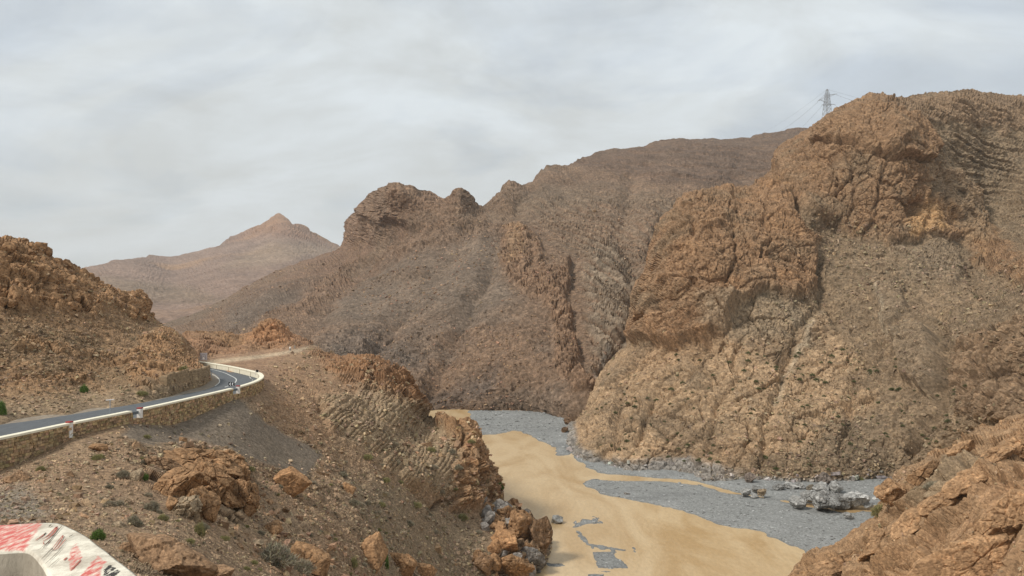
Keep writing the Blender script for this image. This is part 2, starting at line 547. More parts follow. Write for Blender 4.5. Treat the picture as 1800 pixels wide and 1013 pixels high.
# ------------------------------------------------------------------ MOUNTAIN far away
def sc_far(P, U, V, Nf):
    d = 34 * facets(P, 330, 4, 3, .55) + 10 * fbm(P, (160, 160, 22), 4, 9) + 22 * facets(P, 75, 3, 12)
    b, ID, c = blocks(P, (60, 60, 34), 21, rotm(0.3, 0.2, 0.4))
    rocky = pm(U, V, [(400, 425), (490, 365), (560, 400), (590, 430), (520, 420), (470, 412)], 10)
    d = d * (1 - rocky * 0.5) + rocky * (22 * b + 14 * facet(P, 60, 14))
    d *= ss(-5, 60, V - 372) * 0.7 + 0.3
    base = np.tile(PINK * 0.95, (len(P), 1))
    nz = fbm(P, 300, 4, 5)
    c = mixc(base, [(ss(0.0, 0.5, nz), BROWN * 1.1), (rocky * 0.45, RUST * .85),
                    (pm(U, V, [(390, 470), (470, 425), (560, 430), (600, 450), (540, 450), (460, 470)], 12) * 0.6, GREYB * 1.3),
                    (pm(U, V, [(150, 480), (330, 505), (420, 530), (300, 530), (160, 510)], 10) * 0.7, GREYB)])
    return d, c * tonal(P, 70, 8, 0.3)[:, None]

terrain('mountain',
        [(40, 520), (100, 488), (150, 471), (200, 460), (250, 452), (262, 449), (300, 452), (340, 443), (380, 434), (402, 420), (405, 416), (440, 402), (470, 387), (484, 377), (490, 374), (498, 379), (508, 386), (514, 393), (530, 394), (541, 397), (546, 405), (570, 419), (597, 433), (640, 450), (760, 470)],
        [(40, 640), (760, 640)],
        [(100, 488, 2000), (150, 470, 2000), (250, 452, 2200), (380, 435, 2500), (490, 376, 3000), (545, 402, 2950), (597, 433, 2900), (700, 450, 2900),
         (150, 500, 1500), (300, 500, 1600), (450, 450, 2100), (550, 450, 2200), (300, 560, 900), (450, 540, 1000), (160, 560, 900), (150, 620, 700), (600, 520, 1400), (600, 620, 800), (60, 520, 1500)],
        1.9, 1.9, sc_far, rockmat('far_rock', 1.6, 0.8, 0.3), 40, 760, back=0.25)

# ------------------------------------------------------------------ MOUNTAINSIDE middle distance
RIB = [(888, 388), (915, 392), (945, 430), (960, 470), (998, 470), (1000, 505), (985, 530), (1000, 560), (1030, 640), (1045, 690), (1010, 700), (985, 650), (975, 590), (950, 530), (915, 515), (893, 480), (880, 440)]
def sc_mid(P, U, V, Nf):
    wu = U + 9 * vn(P, 26, 51) + 5 * vn(P, 9, 53); wv = V + 9 * vn(P, 26, 52) + 5 * vn(P, 9, 54)
    rib = pm(wu, wv, RIB, 5)
    rib2 = pm(wu, wv, [(940, 440), (998, 468), (1002, 500), (975, 530), (950, 500)], 4)
    peak = pm(wu, wv, [(600, 440), (612, 390), (660, 330), (700, 315), (790, 335), (812, 325), (850, 365), (900, 318), (925, 330), (900, 368), (820, 378), (740, 395), (690, 410), (640, 440), (610, 460)], 10)
    band = np.maximum.reduce([groove(wu, wv, [(640, 372), (690, 385), (760, 400), (850, 390)], 13), groove(wu, wv, [(560, 505), (640, 460), (720, 438), (800, 415), (880, 395)], 15), groove(wu, wv, [(480, 560), (560, 530), (660, 500), (740, 480)], 12) * .6])
    up = pm(wu, wv, [(1000, 285), (1160, 245), (1400, 215), (1520, 250), (1480, 300), (1330, 325), (1180, 318), (1050, 300)], 9)
    wav = pm(wu, wv, [(880, 340), (1000, 345), (1200, 330), (1240, 420), (1150, 620), (1060, 700), (1040, 560), (1010, 470), (960, 400)], 26)
    low = pm(wu, wv, [(560, 600), (700, 545), (860, 540), (960, 590), (1010, 720), (980, 745), (740, 745), (600, 650)], 22)
    fold = pm(wu, wv, [(1030, 430), (1090, 430), (1140, 520), (1130, 600), (1060, 640), (1030, 560)], 14)
    cleft = groove(wu, wv, [(1005, 470), (1000, 560), (1030, 620), (1052, 700)], 12)
    # gullies and shoulders running down the slope
    gl = np.zeros(len(P), np.float32)
    for ln, w_ in (([(700, 400), (640, 470), (560, 560), (520, 600)], 26), ([(850, 362), (800, 440), (730, 520), (660, 620)], 30), ([(930, 330), (880, 400), (860, 480), (800, 600), (760, 700)], 26),
                   ([(620, 440), (560, 490), (480, 530), (400, 580)], 22), ([(1110, 320), (1090, 400), (1110, 480), (1120, 560), (1070, 650)], 22), ([(1330, 320), (1260, 340), (1200, 360), (1150, 430)], 20)):
        gl = np.maximum(gl, groove(wu, wv, ln, w_))
    fa = facets(P, 95, 3, 61)
    b1, ID1, ck1 = blocks(P, (11, 11, 16), 63, rotm(0.2, 0.15, 0.5), off=.5, tilt=.55, crack=.6, cw=.05)
    b2, ID2, ck2 = blocks(P, (5, 5, 4), 64, rotm(0.4, 0.6, 0.2), off=.5, tilt=.6, crack=.6, cw=.07)
    b3, ID3, _ = blocks(P, 2.0, 65, None, warp=0)
    col_, IDc, _ = blocks(P, (5, 5, 30), 60, rotm(0.1, 0.1, 0.3), off=.6, tilt=.6, crack=.7, cw=.06)
    s1 = P @ np.array([.55, .1, .82], np.float32) + 7 * vn(P, 50, 66) + 1.5 * vn(P, 12, 67)
    st = ss(0, .2, (s1 / 6.5) % 1) * (1 - ss(.45, 1, (s1 / 6.5) % 1)) + .4 * ss(0, .2, (s1 / 2.9) % 1) * (1 - ss(.45, 1, (s1 / 2.9) % 1))
    s2 = P[:, 2] + 0.05 * P[:, 0] + 5.0 * vn(P, 260, 68) + .7 * vn(P, 60, 78)
    lev = ss(0.0, .15, (s2 / 13.0) % 1) * (1 - ss(.35, 1, (s2 / 13.0) % 1)) + .5 * ss(0, .2, (s2 / 5.2) % 1) * (1 - ss(.4, 1, (s2 / 5.2) % 1))
    st1, sid1, sm1 = stones(P, 5.5, 75, 0.4)
    st2, sid2, sm2 = stones(P, 2.8, 76, 0.5)
    rub = ss(-.45, .3, vn(P, 45, 69))
    scree = pm(wu, wv, [(640, 480), (760, 430), (880, 395), (890, 480), (910, 530), (850, 560), (760, 570), (640, 580), (560, 560)], 26)
    rocky = np.maximum.reduce([rib, peak, band, wav * .55, low * .5, fold * .5]) 
    rocky = np.maximum(rocky, ss(.1, .45, fbm(P, 55, 4, 79)) * .8 * (1 - scree) * (1 - up))
    d = 10 * fa * (1 - .6 * scree) - 5 * gl + 3 * fbm(P, 40, 3, 62)
    d = d + rib * (3.5 + 1.3 * b1 + 1.3 * col_) + rib2 * 2.5 + peak * (3 + 1.2 * col_ + 0.3 * b2 + 2.5 * facet(P, 16, 81)) + band * (5 + 1.6 * b1 + 1.0 * b2)
    d = d + up * (1.5 * (lev - .3) + 0.5 * b2) + rocky * (1 - .7 * peak) * (1.3 * b1 + 1.1 * b2) + wav * 1.6 * (st - .4) + fold * 2.6 * (st - .4) - cleft * 2
    d = d + (1.5 * st1 * rub + 0.9 * st2) * (1 - up * 0.8) * (1 - .5 * scree) + 0.22 * b3
    base = np.tile(np.array([.26, .175, .115]), (len(P), 1))
    nz = fbm(P, 110, 5, 70); n3 = fbm(P, 24, 3, 80)
    red = ss(1050, 600, U) * ss(640, 400, V)
    c = mixc(base, [(red * 0.55, np.array([.29, .178, .118])), (ss(-0.05, 0.35, nz) * 0.6, np.array([.215, .165, .115])), (scree * .8, np.array([.215, .168, .125])),
                    (up * 0.75, np.array([.225, .145, .098])), (up * ss(.25, .8, lev) * 0.6, np.array([.16, .115, .085])), (rocky * .5, np.array([.295, .19, .12])),
                    (wav * ss(0.5, 1.0, st) * 0.35, np.array([.30, .24, .17])), (fold * ss(0.4, .9, st) * 0.55, np.array([.36, .295, .215])), (rib * 0.7, np.array([.31, .195, .12])),
                    (pm(wu, wv, [(893, 395), (918, 398), (922, 450), (897, 470)], 8) * 0.6, np.array([.42, .27, .15])),
                    (low * ss(-0.2, 0.3, n3) * 0.5, np.array([.185, .15, .118])), (ss(.1, .5, n3) * .25, np.array([.33, .235, .16])),
                    (pm(wu, wv, [(400, 540), (470, 505), (540, 490), (520, 520), (440, 560), (390, 575)], 16) * 0.6, np.array([.17, .145, .118])),
                    (pm(wu, wv, [(560, 590), (680, 585), (760, 640), (700, 650), (590, 630)], 18) * 0.5, np.array([.175, .15, .125])),
                    (pm(wu, wv, [(735, 700), (830, 665), (880, 640), (860, 690), (800, 725), (735, 728)], 14) * 0.5, np.array([.17, .145, .125])),
                    (groove(wu, wv, [(1075, 615), (1058, 660), (1050, 690)], 10) * .6, np.array([.27, .25, .22]))])
    c = np.array([.64, .63, .625]) * c * tonal(P, 14, 72, 0.25)[:, None] * (1 + 0.2 * (ID3 - 0.5) + 0.15 * (ID2 - .5) * rocky + 0.5 * (sid2 - .3) * sm2 + 0.45 * (sid1 - .35) * sm1 * rub)[:, None]
    return d, c

terrain('mountainside',
        [(240, 590), (300, 562), (350, 550), (400, 522), (450, 492), (500, 470), (540, 452), (590, 437), (603, 432), (606, 424), (609, 400), (616, 385), (640, 360), (652, 343), (665, 333), (680, 323), (692, 321), (712, 326), (725, 331), (740, 338), (748, 337), (762, 342), (775, 350), (785, 352), (790, 345), (800, 336), (805, 333), (812, 334), (820, 342), (827, 350), (832, 358), (848, 361), (862, 354), (880, 340), (884, 331), (893, 325), (915, 326), (935, 318), (950, 300), (962, 290), (1000, 289), (1030, 273), (1065, 267), (1100, 262), (1130, 256), (1160, 248), (1200, 245), (1250, 242), (1310, 241), (1345, 235), (1385, 228), (1420, 231), (1460, 238), (1520, 250)],
        [(240, 700), (700, 730), (740, 765), (1060, 765), (1130, 740), (1520, 500)],
        [(600, 436, 900), (690, 322, 640), (760, 345, 650), (812, 335, 620), (848, 360, 640), (900, 325, 680), (962, 290, 800), (1030, 273, 900), (1160, 248, 1030), (1385, 228, 1100), (1520, 250, 1100),
         (740, 723, 'W'), (850, 722, 'W'), (950, 725, 'W'), (1040, 738, 'W'), (560, 620, 335), (650, 625, 360), (750, 620, 380), (750, 500, 480), (900, 500, 455), (900, 400, 560), (1000, 600, 375),
         (1100, 450, 520), (1200, 330, 740), (1300, 300, 880), (1100, 600, 390), (400, 540, 700), (300, 565, 720), (450, 500, 730), (500, 470, 820), (330, 590, 560), (450, 590, 450), (1400, 450, 600),
         (740, 765, 335), (950, 765, 335), (1060, 765, 330), (400, 690, 300), (250, 690, 350)],
        1.85, 1.6, sc_mid, rockmat('mountain_rock', 0.42, 1.0, 0.42), 240, 1520, back=0.3, edge=0.05, graze=0.12)

# ------------------------------------------------------------------ CLIFF massif on the right
def sc_right(P, U, V, Nf):
    wu = U + 8 * vn(P, 12, 151) + 5 * vn(P, 4, 153); wv = V + 8 * vn(P, 12, 152) + 5 * vn(P, 4, 154)
    clif = pm(wu, wv, [(1330, 330), (1362, 262), (1440, 205), (1500, 170), (1560, 180), (1625, 235), (1632, 280), (1700, 325), (1730, 400), (1820, 470), (1820, 520), (1730, 480), (1690, 420), (1610, 418), (1560, 428), (1500, 414), (1450, 392), (1408, 368), (1370, 352)], 8)
    butt = pm(wu, wv, [(1600, 290), (1650, 280), (1700, 320), (1735, 400), (1760, 440), (1700, 430), (1660, 380), (1620, 340)], 8)
    head = pm(wu, wv, [(1545, 228), (1600, 222), (1625, 240), (1628, 285), (1590, 298), (1550, 280)], 4)
    brow = pm(wu, wv, [(1440, 225), (1500, 190), (1560, 200), (1600, 230), (1560, 290), (1500, 265), (1440, 262)], 6)
    outc = pm(wu, wv, [(1190, 350), (1290, 328), (1360, 332), (1400, 372), (1440, 420), (1432, 505), (1395, 528), (1340, 508), (1292, 545), (1285, 570), (1240, 606), (1105, 603), (1120, 520), (1140, 440), (1165, 400)], 8)
    toe = pm(wu, wv, [(1110, 520), (1150, 495), (1210, 492), (1270, 515), (1292, 540), (1282, 570), (1238, 606), (1105, 603)], 4)
    knob = pm(wu, wv, [(1205, 350), (1280, 335), (1290, 400), (1230, 420), (1170, 420)], 5)
    lump = pm(wu, wv, [(1588, 612), (1610, 590), (1645, 596), (1650, 650), (1625, 690), (1592, 670)], 5)
    lump2 = pm(wu, wv, [(1660, 640), (1690, 600), (1740, 575), (1850, 545), (1990, 560), (1990, 760), (1760, 740), (1680, 730)], 8)
    lump3 = pm(wu, wv, [(1535, 500), (1580, 490), (1590, 540), (1570, 590), (1545, 560)], 5)
    lump4 = pm(wu, wv, [(1560, 440), (1640, 430), (1700, 470), (1680, 500), (1600, 500)], 6)
    slab = pm(wu, wv, [(990, 765), (1050, 640), (1110, 605), (1240, 606), (1320, 520), (1430, 545), (1480, 600), (1540, 660), (1540, 720), (1440, 770), (1330, 820), (1250, 850), (1080, 845), (990, 800)], 16)
    led = pm(wu, wv, [(1500, 178), (1690, 150), (2000, 160), (2000, 420), (1830, 440), (1745, 400), (1700, 320), (1640, 270), (1610, 215)], 8)
    rim = pm(wu, wv, [(1500, 176), (1640, 166), (1700, 158), (2000, 170), (2000, 240), (1800, 235), (1740, 222), (1640, 215), (1560, 205)], 6)
    rocks = np.maximum.reduce([clif, outc, lump, lump2, lump3, lump4])
    tal = np.clip(1 - np.maximum(rocks, slab * 0.8), 0, 1) * (1 - .6 * led)
    fa = facets(P, 46, 3, 161)
    fb = facets(P, 13, 3, 162)
    big, IDb, ckb = blocks(P, (15, 15, 24), 163, rotm(0.1, 0.25, 0.5), off=.5, tilt=.5, crack=0.5, cw=0.03, warp=0.3)
    mid, IDm, ckm = blocks(P, (5.5, 5.5, 8), 164, rotm(0.25, 0.3, 0.2), off=.5, tilt=.45, crack=0.7, cw=0.05, warp=.3)
    smb, IDs, cks = blocks(P, (2.2, 2.2, 1.6), 165, rotm(0.1, 0.3, 0.7), off=.5, tilt=.5, crack=0.5, cw=0.08)
    col_, IDc, ckc = blocks(P, (3.2, 3.2, 20), 177, rotm(0.08, 0.12, 0.3), off=.5, tilt=.5, crack=.7, cw=.06, warp=.3)
    ta, tia, tma = stones(P, 3.6, 181, 0.42)
    tb, tib, tmb = stones(P, 1.8, 182, 0.6)
    crk, IDk, ckk = blocks(P, (13, 13, 8), 183, rotm(0.5, -0.5, 0.9), off=.5, tilt=.5, crack=.55, cw=.03, warp=.3)
    tin, IDt, ckt = blocks(P, 1.0, 166, None, warp=0, crack=0.3)
    s1 = P[:, 2] * 0.93 + P[:, 0] * 0.27 + P[:, 1] * 0.1 + 4.0 * vn(P, 34, 168) + 1.4 * vn(P, 11, 174) + .5 * vn(P, 3, 175)
    led1 = ss(0.0, 0.15, (s1 / 5.3) % 1) * (1 - ss(0.4, 1.0, (s1 / 5.3) % 1))
    led2 = ss(0.0, 0.2, (s1 / 2.1) % 1) * (1 - ss(0.5, 1.0, (s1 / 2.1) % 1))
    broken = ss(-0.35, 0.3, fbm(P, 16, 3, 176))
    # clefts and gullies
    gl = np.zeros(len(P), np.float32)
    for ln, w_, dp in (([(1362, 300), (1385, 330), (1400, 372)], 9, 5), ([(1400, 372), (1430, 420), (1440, 500), (1470, 560)], 16, 5), ([(1480, 262), (1495, 300), (1500, 350), (1490, 400)], 6, 2.5), ([(1440, 262), (1500, 268), (1560, 292), (1600, 298), (1628, 284)], 5, 4.5),
                       ([(1560, 292), (1540, 340), (1545, 420)], 6, 2.5), ([(1640, 300), (1625, 340), (1618, 400)], 8, 4), ([(1225, 350), (1212, 400), (1225, 440)], 6, 3.5), ([(1285, 400), (1292, 440), (1280, 500)], 6, 3), ([(1345, 370), (1350, 420), (1335, 470)], 5, 3),
                       ([(1440, 520), (1400, 580), (1380, 650), (1350, 740), (1340, 820)], 12, 3), ([(1560, 600), (1520, 640), (1500, 700), (1480, 780)], 14, 3), ([(1660, 560), (1655, 640), (1640, 720), (1600, 800)], 16, 5), ([(1700, 470), (1720, 520), (1700, 560)], 10, 3),
                       ([(1240, 606), (1210, 660), (1150, 700), (1120, 780)], 10, 3), ([(1110, 640), (1090, 700), (1080, 780)], 9, 2.5), ([(1300, 590), (1290, 660), (1260, 720), (1240, 800)], 9, 2.5)):
        gl = gl + dp * groove(wu, wv, ln, w_)
    d = 4.2 * fa * (1 - .3 * clif) + (1.6 + .8 * rocks) * fb - .8 * gl
    d = d + clif * (4.0 + 2.1 * big + 0.8 * mid + .8 * col_ + 0.25 * smb) + brow * 3 + head * 4.5 + butt * 2
    d = d + outc * (4 + 2.2 * big + 1.0 * mid + 0.7 * col_ + 0.4 * smb) + toe * 4 + knob * 2.5
    d = d + lump * (5 + mid + .5 * smb) + lump2 * (2 + 2.2 * big + 1.9 * mid + .7 * smb) + (lump3 + lump4) * (3 + .9 * mid + .5 * smb)
    d = d + slab * (1.6 * crk + 0.7 * mid + 0.32 * smb + 0.4 * tb * broken + .6 * ta * broken)
    d = d + led * ((1.7 * (led1 - 0.4) + 0.7 * (led2 - .4)) * broken + 0.4 * smb + 0.45 * mid + 0.5 * tb) + rim * (2 + .6 * mid + .8 * big)
    d = d + tal * (0.35 * smb + 1.3 * ta + 0.85 * tb + 0.8 * mid * ss(0, .5, vn(P, 40, 172))) + 0.16 * tin
    for (cu, cv, rx, ry, dep) in ((1600, 372, 13, 17, 6.5), (1467, 335, 4, 4, 3), (1468, 325, 3, 3, 2.5), (1170, 545, 4, 10, 3.5), (1715, 460, 8, 8, 4), (1740, 585, 5, 14, 4), (1555, 452, 14, 5, 3), (1738, 472, 8, 6, 4)):
        d = d - dep * np.exp(-(((wu - cu) / rx) ** 4 + ((wv - cv) / ry) ** 4))
    nz = fbm(P, 45, 5, 170); nz2 = fbm(P, 12, 4, 171)
    base = np.tile(np.array([.265, .195, .125]), (len(P), 1))
    soft = 20
    c = mixc(base, [(ss(-0.1, 0.4, nz) * 0.6, np.array([.215, .165, .11])), (ss(0.1, 0.5, nz2) * 0.4, np.array([.35, .26, .165])),
                    (slab * ss(-0.5, 0.15, nz2 + 0.5 * nz) * 0.8, np.array([.475, .335, .205])), (slab * ss(0.1, 0.5, -nz) * 0.35, np.array([.42, .27, .155])),
                    (clif * ss(-.9, .1, nz2) * 0.8, np.array([.325, .20, .112])), (clif * ss(0.05, 0.5, nz2 * .7 + nz) * 0.5, np.array([.44, .28, .15])), (butt * .5, np.array([.34, .26, .17])),
                    (outc * ss(-.9, .1, nz2) * 0.85, np.array([.335, .205, .115])), (outc * ss(0.1, 0.5, nz2) * 0.4, np.array([.42, .25, .13])),
                    (lump2 * 0.6, np.array([.30, .20, .122])), ((lump + lump3 + lump4) * .4, np.array([.31, .24, .165])),
                    (pm(wu, wv, [(1590, 400), (1612, 372), (1620, 340), (1640, 380), (1650, 410), (1600, 416)], 7) * 0.75, np.array([.52, .33, .165])),
                    (led * ss(0.35, 0.6, led1) * 0.3, np.array([.33, .26, .17])), (led * ss(0.0, 0.4, nz2) * 0.35, np.array([.20, .16, .11])), (rim * .4, np.array([.30, .19, .115])),
                    (pm(wu, wv, [(1240, 530), (1340, 515), (1440, 540), (1400, 580), (1300, 590), (1240, 590)], 14) * 0.5, np.array([.33, .275, .195])),
                    (groove(wu, wv, [(1425, 560), (1412, 600), (1390, 640), (1375, 665), (1368, 700)], 9) * 0.8, np.array([.50, .41, .29])),
                    (groove(wu, wv, [(1540, 500), (1550, 560), (1565, 590)], 7) * 0.7, np.array([.46, .38, .27]))])
    wash = ss(3.0, 1.0, P[:, 2] - ZW - 1.5 * nz2 - 1.0) * ss(1330, 1250, U)
    wash = np.maximum(wash, ss(1.6, 0.5, P[:, 2] - ZW - 0.6 * nz2))
    c = mixc(c, [(wash * 0.85, GREY * 1.12)])
    c = np.array([.73, .70, .675]) * c * (1 + 0.18 * fbm(P, 4, 3, 173) + 0.14 * (IDm - .5) + 0.2 * (IDs - .5) + 0.14 * (IDt - .5) + tal * (0.6 * (tib - .3) * tmb + 0.5 * (tia - .3) * tma))[:, None]
    d = d * (0.5 + .5 * ss(-1, 7, P[:, 2] - ZW)) + wash * (.35 * smb + .5 * mid)
    return d, c

terrain('rocky_hillside',
        [(960, 790), (975, 772), (985, 760), (1000, 748), (1015, 735), (1030, 715), (1045, 690), (1052, 662), (1065, 640), (1088, 620), (1105, 605), (1116, 580), (1122, 560), (1130, 530), (1135, 510), (1142, 475), (1148, 450), (1152, 425), (1160, 410), (1178, 392), (1190, 378), (1202, 350), (1212, 345), (1230, 342), (1250, 345), (1290, 336), (1315, 332), (1330, 325), (1345, 315), (1358, 300), (1362, 275), (1370, 262), (1395, 248), (1420, 232), (1440, 222), (1447, 214), (1460, 205), (1475, 193), (1490, 186), (1500, 183), (1520, 178), (1545, 177), (1570, 176), (1600, 172), (1640, 168), (1665, 163), (1690, 162), (1735, 166), (1750, 168), (1800, 171), (1980, 178)],
        [(960, 830), (1000, 840), (1100, 875), (1250, 890), (1980, 910)],
        [(1420, 232, 425), (1500, 183, 415), (1600, 172, 440), (1690, 162, 470), (1800, 170, 500), (1980, 178, 520), (1362, 290, 405), (1290, 335, 375), (1212, 348, 350), (1160, 410, 330), (1135, 510, 312), (1105, 605, 300), (1045, 690, 285), (985, 765, 'W'),
         (1450, 420, 340), (1600, 430, 332), (1600, 265, 372), (1450, 230, 395), (1800, 400, 360), (1750, 470, 318), (1600, 520, 282), (1500, 500, 300), (1250, 360, 345), (1400, 400, 328), (1200, 470, 296), (1200, 595, 274), (1300, 500, 285), (1300, 580, 264),
         (1100, 700, 260), (1200, 700, 238), (1200, 800, 212), (1000, 795, 'W'), (1050, 818, 'W'), (1100, 832, 'W'), (1250, 850, 'W'), (1400, 851, 'W'), (1500, 850, 'W'), (1600, 845, 'W'), (1800, 833, 'W'),
         (1400, 700, 232), (1500, 700, 230), (1600, 650, 228), (1700, 600, 214), (1800, 560, 196), (1780, 650, 186), (1700, 750, 188), (1800, 740, 170), (1950, 560, 190), (1950, 740, 165),
         (960, 830, 272), (1100, 875, 208), (1300, 890, 194), (1500, 890, 195), (1700, 890, 195), (1950, 890, 190)],
        1.45, 1.3, sc_right, rockmat('cliff_rock', 0.24, 1.0, 0.42), 960, 1900, back=0.10, backlen=0.42, nback=12, edge=0.05, edgew=30, graze=0.14, damp=.65)

# ------------------------------------------------------------------ HILL above the road, left
def sc_left(P, U, V, Nf):
    wu = U + 12 * vn(P, 7, 251); wv = V + 12 * vn(P, 7, 252)
    crag = pm(wu, wv, [(-200, 380), (0, 400), (170, 480), (200, 520), (150, 560), (60, 545), (-200, 560)], 12)
    nose = pm(wu, wv, [(160, 500), (262, 515), (268, 555), (235, 565), (180, 545)], 8)
    led_ = groove(wu, wv, [(40, 600), (140, 610), (220, 640)], 14) + groove(wu, wv, [(20, 660), (120, 650), (180, 680)], 12)
    foot = pm(wu, wv, [(215, 640), (262, 590), (300, 570), (360, 640), (372, 665), (300, 680), (240, 690)], 10)
    d = 1.6 * facets(P, 20, 3, 261) + 0.5 * facets(P, 5, 2, 262)
    d = d + 1.2 * crag + 1.3 * nose + 1.0 * foot
    mid, IDm, _ = blocks(P, (3.0, 3.0, 2.4), 264, rotm(0.3, 0.3, 0.2), off=.6, tilt=.8, crack=0.7, cw=0.06, warp=.2)
    ta, tia, tma = stones(P, 1.5, 281, 0.45)
    tb, tib, tmb = stones(P, 0.75, 282, 0.5)
    smb, IDs, _ = blocks(P, (1.4, 1.4, 1.1), 265, rotm(0.1, 0.3, 0.7), crack=0.6, cw=0.1)
    tin, IDt, _ = blocks(P, 0.55, 266, None, warp=0)
    rk = np.maximum.reduce([crag, nose, foot, led_ * .7])
    hole = ss(-0.2, 0.5, vn(P, 9, 267))
    road = ss(0, 2.0, P[:, 2] + 11.0)
    d = d + rk * (1.15 * mid + 0.6 * smb) + (1 - rk) * (0.35 * mid * hole + 0.2 * smb + 0.5 * ta + 0.3 * tb) + 0.07 * tin
    d = d * (0.06 + 0.94 * road)
    nz = fbm(P, 14, 4, 270); nz2 = fbm(P, 4, 4, 271)
    base = np.tile(np.array([.27, .18, .11]), (len(P), 1))
    c = mixc(base, [(ss(-0.1, 0.4, nz) * 0.65, np.array([.215, .16, .105])), (ss(0.15, 0.5, nz2) * 0.4, np.array([.36, .25, .155])),
                    (rk * 0.8, np.array([.335, .21, .12])), (rk * ss(0.1, 0.6, IDm) * 0.35, np.array([.41, .26, .15])),
                    (ss(2.2, 0.6, P[:, 2] + 11.0) * 0.7, np.array([.32, .26, .19]))])
    c = np.array([.80, .73, .64]) * c * (1 + 0.2 * (IDs - .5) + 0.12 * (IDm - .5) + 0.2 * fbm(P, 1.5, 3, 272) + (1 - rk) * (0.4 * (tia - .35) * tma + 0.5 * (tib - .35) * tmb))[:, None]
    return d, c

terrain('hill',
        [(-170, 385), (-60, 402), (0, 417), (20, 421), (40, 424), (60, 430), (75, 432), (80, 447), (100, 460), (125, 466), (140, 476), (152, 481), (165, 492), (180, 508), (215, 516), (240, 518), (252, 524), (258, 532), (262, 552), (290, 572), (315, 586), (330, 600), (345, 622), (350, 640), (368, 652), (374, 672)],
        [(-170, 800), (0, 775), (122, 753), (300, 718), (345, 702), (374, 690)],
        [(-170, 385, 118), (0, 417, 125), (75, 440, 130), (165, 490, 140), (255, 525, 148), (262, 552, 146), (320, 592, 140), (345, 625, 136), (368, 655, 113), (345, 655, 107), (302, 665, 99.5), (250, 640, 106),
         (0, 600, 95), (0, 700, 80), (150, 600, 108), (150, 680, 92), (0, 500, 110), (-170, 600, 88), (0, 747, 70.8), (122, 729, 77.7), (195, 717, 83.1), (260, 706, 88.8), (300, 697, 94.5), (-170, 775, 62.5),
         (0, 775, 71.5), (122, 753, 78.5), (300, 718, 96), (345, 702, 107), (374, 690, 115)],
        1.5, 1.4, sc_left, rockmat('hill_rock', 0.085, 1.0, 0.42), -170, 374, back=0.35, edge=0.03)

# ------------------------------------------------------------------ KNOLL behind the bend
def sc_knoll(P, U, V, Nf):
    trk = pm(U, V, [(350, 640), (370, 633), (460, 624), (520, 614), (580, 600), (580, 611), (540, 617), (460, 630), (372, 641)], 2.5)
    rk = ss(2, 8, 632 - (U - 370) * 0.12 - V)
    d = 2.2 * fbm(P, 22, 4, 281, ridged=True) * rk + 0.5 * fbm(P, 5, 4, 282)
    mid, IDm, _ = blocks(P, (4.5, 4.5, 5.5), 283, rotm(0.3, 0.3, 0.2), crack=0.6, cw=0.08)
    smb, IDs, _ = blocks(P, (1.6, 1.6, 1.4), 284, rotm(0.1, 0.3, 0.7), crack=0.6, cw=0.1)
    d = d + rk * (1.8 * mid + 0.7 * smb) + (1 - rk) * 0.25 * smb
    d = d * (1 - trk * 0.95)
    d = d * (0.15 + 0.85 * ss(660, 640, V - (U - 370) * 0.15))
    nz = fbm(P, 14, 4, 285)
    base = np.tile(np.array([.27, .155, .088]), (len(P), 1))
    c = mixc(base, [(ss(-0.2, 0.3, nz) * rk, np.array([.235, .14, .075])), ((1 - rk) * 0.6, np.array([.29, .19, .12])),
                    (pm(U, V, [(430, 600), (480, 560), (525, 590), (500, 605)], 10) * .7, np.array([.37, .19, .095])), (trk, np.array([.44, .33, .22]))])
    return d, c * (1 + 0.25 * (IDs - .5) + 0.2 * (IDm - .5))[:, None]

terrain('knoll',
        [(270, 610), (300, 600), (330, 582), (400, 586), (420, 594), (435, 590), (455, 572), (470, 562), (485, 563), (500, 572), (515, 588), (530, 594), (545, 601), (565, 615), (590, 640), (610, 655)],
        [(270, 700), (610, 700)],
        [(300, 600, 196), (330, 582, 200), (400, 587, 200), (470, 562, 206), (520, 590, 208), (560, 612, 208), (370, 636, 157), (460, 626, 174), (545, 612, 202), (350, 645, 142), (400, 650, 134), (455, 664, 120),
         (400, 614, 188), (480, 600, 198), (600, 640, 200), (400, 690, 125), (300, 690, 130), (590, 690, 150)],
        1.3, 1.1, sc_knoll, rockmat('knoll_rock', 0.13, 1.0, 0.42), 270, 610, back=0.35, edge=0.04, edgew=15)

